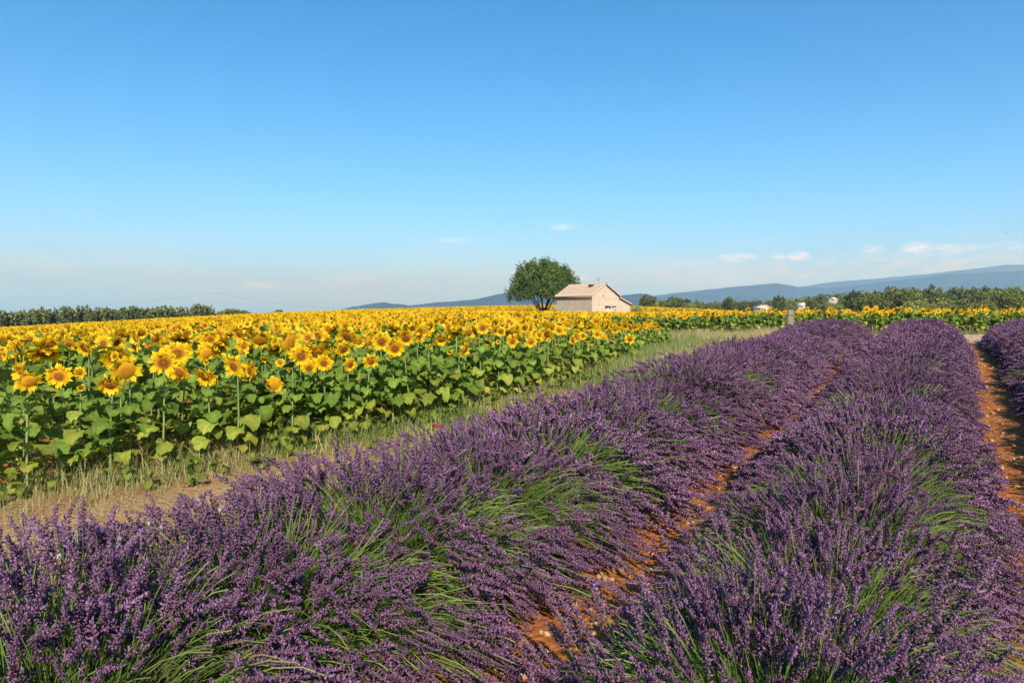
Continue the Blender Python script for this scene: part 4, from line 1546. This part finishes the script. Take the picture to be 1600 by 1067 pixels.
def cottage(name, label, px, d, rz, W, L, H, ridge_h, base_z=None, windows=(), roofmat='whitewall'):
    x, y = P(px, d)
    z = tz(x, y) if base_z is None else base_z
    root = empty(name, (x, y, z), TH + rz)
    tag(root, label, 'house')
    mb = MB()
    for yy, fl in ((-L / 2, 1), (L / 2, -1)):
        v = [(-W / 2, yy, -1), (W / 2, yy, -1), (W / 2, yy, H), (0, yy, H + ridge_h), (-W / 2, yy, H)]
        f = [(0, 1, 2), (0, 2, 4), (2, 3, 4)]
        mb.add(v, f if fl > 0 else [t[::-1] for t in f])
    for xx in (-W / 2, W / 2):
        mb.add([(xx, -L / 2, -1), (xx, L / 2, -1), (xx, L / 2, H), (xx, -L / 2, H)], [(0, 1, 2, 3)])
    mb.build('wall', MAT['whitewall'], root)
    for sx in (-1, 1):
        mb = MB()
        o = .3
        e = (sx * (W / 2 + o), H - ridge_h * o / (W / 2))
        v = [(0, -L / 2 - o, H + ridge_h + .02), (e[0], -L / 2 - o, e[1]), (e[0], L / 2 + o, e[1]), (0, L / 2 + o, H + ridge_h + .02)]
        v += [(a, b, c + .15) for a, b, c in v]
        mb.add(v, [(0, 1, 2, 3), (4, 5, 6, 7), (0, 1, 5, 4), (1, 2, 6, 5), (2, 3, 7, 6)])
        mb.build('roof', MAT[roofmat], root)
    for (u, zz, w, h, side) in windows:
        mb = MB()
        if side == 'front':
            box(mb, (u - w / 2, -L / 2 - .03, zz + (H - 2 if H > 3 else 0)), (u + w / 2, -L / 2 - .003, zz + h + (H - 2 if H > 3 else 0)))
        else:
            box(mb, (-W / 2 - .03, u - w / 2, zz), (-W / 2 - .003, u + w / 2, zz + h))
        mb.build('window', MAT['glass'], root)
    return root


cottage('white_house', 'white house with dark window at the edge of the bare field', 1191, 215, R(28), 3.8, 3.2, 1.7, .6, Z(489.5, 215), ((-.8, .6, .9, .7, 'front'),))
cottage('ruined_house', 'tiny pale ruin standing among the bushes behind the fence post', 1252, 240, R(40), 1.4, 1.8, Z(476.5, 240) - tz(*P(1252, 240)), .6, None, ((.3, .3, .5, .7, 'front'),))
cottage('slope_house', 'pale house half hidden in woods on the slope', 1301, 300, R(-50), 2.3, 3.0, Z(467.8, 300) - tz(*P(1301, 300)), .7, None, ())


# ------------------------------------------------------------------ utility pole and wires
def pole(name, label, px, d, ytop):
    x, y = P(px, d)
    z = tz(x, y)
    zt = Z(ytop, d)
    root = empty(name, (x, y, z))
    tag(root, label, 'utility pole')
    h = zt - z
    mb = MB(); tube(mb, [(0, 0, -.3), (0, 0, h)], [.12, .07], 8)
    mb.build('shaft', MAT['pole'], root, True)
    mb = MB(); box(mb, (-.75, -.05, h - .25), (.75, .05, h - .13))
    mb.build('crossarm', MAT['pole'], root)
    return np.array([x, y, zt])


p0 = pole('utility_pole', 'thin pale utility pole on the skyline by the low bush', 338, 260, 457)
pl = pole('utility_pole', 'faint utility pole hidden behind the long hedge', 60, 430, 476)
pr = pole('utility_pole', 'faint utility pole beyond the sunflower skyline', 560, 430, 480)
for a, b, lb in ((p0, pl, 'thin sagging wire running from the pole towards the long hedge'), (p0, pr, 'thin sagging wire running from the pole towards the hills')):
    mb = MB()
    ts = np.linspace(0, 1, 22)
    pts = a + (b - a) * ts[:, None] - np.c_[ts * 0, ts * 0, 4 * ts * (1 - ts) * 2.4]
    tube(mb, pts, .024, 4, cap=False)
    tag(mb.build('power_line', MAT['metal']), lb, 'wire', 'wires of the utility pole')


# ------------------------------------------------------------------ post, poppies, small flowers, stones, bird
def fence_post():
    x, y = P(1234, 19.6)
    z = tz(x, y)
    h = Z(485, 19.6) - z
    root = empty('fence_post', (x, y, z))
    tag(root, 'weathered wooden post standing at the end of the pale grass', 'post')
    mb = MB()
    g = np.random.default_rng(2)
    n = 10
    vs = []
    for k, (zz, r) in enumerate(((-.15, .098), (.2, .095), (.5, .09), (h - .05, .088), (h, .075))):
        a = np.arange(n) / n * 6.283
        rr = r * (1 + .10 * np.sin(a * 3 + 1) + .05 * g.normal(size=n))
        vs.append(np.c_[rr * np.cos(a) + .012 * zz, rr * np.sin(a), np.full(n, zz) + (.025 * g.normal(size=n) if k >= 3 else 0)])
    f = []
    for i in range(4):
        for j in range(n):
            k = (j + 1) % n
            f.append((i * n + j, i * n + k, (i + 1) * n + k, (i + 1) * n + j))
    mb.add(np.concatenate(vs), f)
    mb.add(vs[-1], [(0, i, i + 1) for i in range(1, n - 1)])
    mb.build('shaft', MAT['post'], root)
    mb = MB()
    for zz in (h - .12, h - .13):
        tube(mb, [(math.cos(a) * .1 + .01, math.sin(a) * .1, zz + .01 * math.sin(3 * a)) for a in np.linspace(0, 6.28, 14)], .004, 4, cap=False)
    mb.build('wire_loop', MAT['metal'], root)


fence_post()
g_p = np.random.default_rng(23)


def poppy(px, py, d, label):
    x, y = P(px, d)
    z = tz(x, y)
    h = max(.18, Z(py, d) - z)
    root = empty('poppy', (x, y, z))
    tag(root, label, 'poppy', 'red poppies on the verge')
    mb = MB(); tube(mb, [(0, 0, 0), (.01, .01, h * .5), (0, 0, h)], .003, 4)
    mb.build('stem', MAT['lavstem'], root)
    for k in range(4):
        a = k * 1.57 + g_p.uniform(-.2, .2)
        mb = MB()
        o = np.array([math.cos(a), math.sin(a), 0]); t = np.array([-math.sin(a), math.cos(a), 0]); c = np.array([0, 0, h])
        v = [c, c + o * .03 - t * .035 + [0, 0, .012], c + o * .055 - t * .02 + [0, 0, .03], c + o * .055 + t * .02 + [0, 0, .034], c + o * .03 + t * .035 + [0, 0, .012]]
        mb.add(v, [(0, 1, 2), (0, 2, 3), (0, 3, 4)], g_p.random(5))
        mb.build('petal', MAT['poppy'], root)
    mb = MB(); tube(mb, [(0, 0, h), (0, 0, h + .015)], [.008, .01], 6)
    mb.build('seed_head', MAT['timber'], root)


poppy(911, 582, 12.0, 'red poppy in the grass below the stone hut')
poppy(722, 613, 9.0, 'red poppy against sunflower leaves in mid verge')
poppy(641, 628, 8.0, 'dull red poppy at the foot of the sunflower edge')
poppy(682, 680, 7.0, 'red poppy showing just above the lavender tops')


def small_flower(px, py, d, label):
    x, y = P(px, d)
    z = tz(x, y)
    h = Z(py + 2, d) - z
    root = empty('white_flower', (x, y, z))
    tag(root, label, 'flower', 'white flowers in the lavender')
    mb = MB(); tube(mb, [(0, 0, 0), (.02, 0, h * .5), (0, 0, h)], .0015, 4)
    mb.build('stem', MAT['lavstem'], root)
    mb = MB()
    v = [(0, 0, h - .008)] + [(.013 * math.cos(a) * (1 + .12 * (k % 2)), .013 * math.sin(a), h + .004) for k, a in enumerate(np.linspace(0, 6.283, 11)[:-1])]
    mb.add(v, [(0, 1 + k, 1 + (k + 1) % 10) for k in range(10)], .6)
    o = mb.build('petals', MAT['white'], root)
    o.location = (0, -.0, 0)
    tilt = Matrix.Translation((0, 0, h)) @ Matrix.Rotation(TH + g_p.normal(0, .4), 4, 'Z') @ Matrix.Rotation(R(55), 4, 'X') @ Matrix.Translation((0, 0, -h))
    o.data.transform(tilt)


for px, py, d in ((20, 936, 2.35), (32, 945, 2.3), (12, 924, 2.4), (34, 932, 2.5), (84, 872, 2.55), (60, 903, 2.5), (118, 860, 2.7), (283, 790, 3.3), (311, 805, 3.2), (318, 815, 3.3), (336, 799, 3.4), (248, 825, 3.1), (228, 818, 3.2), (47, 940, 2.4)):
    small_flower(px, py, d, 'small white flower among the near lavender at the corner of the verge row')


def stone_mesh(seed):
    g = np.random.default_rng(seed)
    bm_v, f = [], []
    nu, nv = 9, 6
    for i in range(nv + 1):
        th = math.pi * i / nv
        for j in range(nu):
            ph = 6.283 * j / nu
            bm_v.append((math.sin(th) * math.cos(ph), math.sin(th) * math.sin(ph), math.cos(th)))
    v = np.array(bm_v)
    v *= (1 + .28 * (vnoise(v[:, 0] * 1.6 + 4, v[:, 1] * 1.6 + v[:, 2] * 1.3 + 4, seed) - .5))[:, None] * (1 + .05 * g.normal(size=len(v)))[:, None]
    v *= [1, g.uniform(.65, .95), g.uniform(.5, .75)]
    v[0:nu] = v[0:nu].mean(0); v[-nu:] = v[-nu:].mean(0)
    for i in range(nv):
        for j in range(nu):
            k = (j + 1) % nu
            f.append((i * nu + j, (i + 1) * nu + j, (i + 1) * nu + k, i * nu + k))
    mb = MB(); mb.add(v, f, .5, g.random())
    return mb.mesh('stone', MAT['stone'], True)


STN = [stone_mesh(i) for i in range(6)]
# gap between the first two rows: column, row, pixel width
k = 0
GX = -1.44
for (px, py, w, lb) in ((903, 952, 17, 'round pale stone lying beside a weed tuft between the rows'), (925, 916, 22, 'broad pale stone in the gap between the rows'),
                        (948, 912, 15, 'small rounded ochre stone beside a broad pale one'), (968, 898, 22, 'flat pale stone half under lavender spikes'),
                        (938, 908, 12, 'small pale stone wedged between larger ones in the gap'), (893, 968, 14, 'stone at the lowest end of the bare strip'),
                        (942, 902, 11, 'small ochre stone at the back of the stone cluster'), (958, 912, 12, 'dark ochre stone at the front of the cluster')):
    sl_ = (487 - py)
    # depth on the sloping ground along this column
    dirx = P(px, 1.0)
    d = 1.0
    for _ in range(40):
        xy = dirx * d
        zz = tz(*xy)
        d += 0.5 * (F * (CAMZ - zz) / (py - 487) - d)
    xy = dirx * d
    s = w / F * d * .5
    o = link('stone', STN[k % 6], None, (xy[0], xy[1], tz(*xy) + s * .25), (0, 0, k * 1.3), (s,) * 3)
    tag(o, lb, 'stone', 'stones between the lavender rows')
    k += 1


def weed_tuft():
    x, y = P(916, 3.5)
    g = np.random.default_rng(4)
    mb = MB()
    n = 70
    a = g.uniform(0, 6.283, n)
    h = g.uniform(.03, .09, n)
    o = np.c_[np.cos(a), np.sin(a)]
    b = o * (g.random(n) * .03)[:, None]
    tip = b + o * (h * g.uniform(.2, .9, n))[:, None]
    sd = np.c_[-o[:, 1], o[:, 0]] * .003
    V = np.stack([np.c_[b - sd, np.zeros(n)], np.c_[b + sd, np.zeros(n)], np.c_[tip, h]], 1).reshape(-1, 3)
    mb.add(V, np.arange(3 * n).reshape(-1, 3), np.repeat(g.uniform(0, .5, n), 3), np.repeat(g.random(n), 3))
    tag(mb.build('weed_tuft', MAT['grass'], loc=(x, y, tz(x, y) - .005)), 'small green weed tuft beside the stones between the rows', 'weed')


weed_tuft()


def gravel():
    g = np.random.default_rng(29)
    mb = MB()
    n = 2600
    y = 1.0 + 19 * g.random(n) ** 1.5
    which = g.random(n) < .6
    x = np.where(which, -1.42, .58) + g.normal(0, .16, n)
    e = g.random(n) < .18
    y = np.where(e, g.uniform(19.5, 25, n), y); x = np.where(e, g.uniform(-3, 4, n), x)
    s = (.006 + .022 * g.random(n) ** 3) * np.where(e, 1.8, 1)
    z = terrain(x, y)
    ico = np.array([(1, 0, 0), (-1, 0, 0), (0, 1, 0), (0, -1, 0), (0, 0, .7), (0, 0, -.7), (.6, .6, .3), (-.6, .55, .3), (.5, -.6, .35), (-.6, -.6, .25)])
    tri = [(0, 6, 4), (6, 2, 4), (2, 7, 4), (7, 1, 4), (1, 9, 4), (9, 3, 4), (3, 8, 4), (8, 0, 4), (0, 5, 6), (6, 5, 2), (2, 5, 7), (7, 5, 1), (1, 5, 9), (9, 5, 3), (3, 5, 8), (8, 5, 0)]
    Rm = frames(norm(g.normal(0, .3, (n, 3)) + [0, 0, 1]), g.uniform(0, 6.28, n)) * s[:, None, None]
    mb.stamp(ico, tri, Rm, np.c_[x, y, z + s * .2], .5, g.random(n))
    tag(mb.build('gravel', MAT['stone']), 'loose ochre stones scattered on the orange soil between the rows', 'gravel', kind='stuff')


gravel()


def bird():
    xy = P(1567, 180.0)
    root = empty('bird', (xy[0], xy[1], Z(364, 180.0)), TH + .6)
    tag(root, 'tiny dark bird high in the sky over the mountain', 'bird')
    mb = MB()
    tube(mb, [(0, -.2, 0), (0, -.1, .01), (0, .05, .0), (0, .2, 0), (0, .3, 0)], [.02, .06, .07, .04, .015], 7)
    mb.add([(-.03, .1, .02), (-.03, -.06, .02), (-.34, -.02, .12), (-.5, -.12, .05), (.03, .1, .02), (.03, -.06, .02), (.34, -.02, .12), (.5, -.12, .05)],
           [(0, 1, 2), (1, 3, 2), (4, 6, 5), (5, 6, 7)])
    mb.build('body', MAT['feather'], root)


bird()


# ------------------------------------------------------------------ haze
def haze():
    mb = MB()
    c = P(900, 6000.0)
    box(mb, (-14500, -2500, -45), (14500, 14500, 790))
    m, t, out = newmat('haze')
    v = N(t, 'ShaderNodeVolumePrincipled')
    v.inputs['Color'].default_value = (0.29, 0.59, 1.0, 1)
    v.inputs['Absorption Color'].default_value = (1, 1, 1, 1)
    v.inputs['Density'].default_value = 0.00018
    v.inputs['Anisotropy'].default_value = 0.0
    t.links.new(v.outputs[0], out.inputs['Volume'])
    o = mb.build('haze', m)
    tag(o, 'pale blue summer haze lying over the far hills', 'haze', kind='stuff')


haze()

print('mesh triangles', sum(len(m.polygons) for m in bpy.data.meshes))
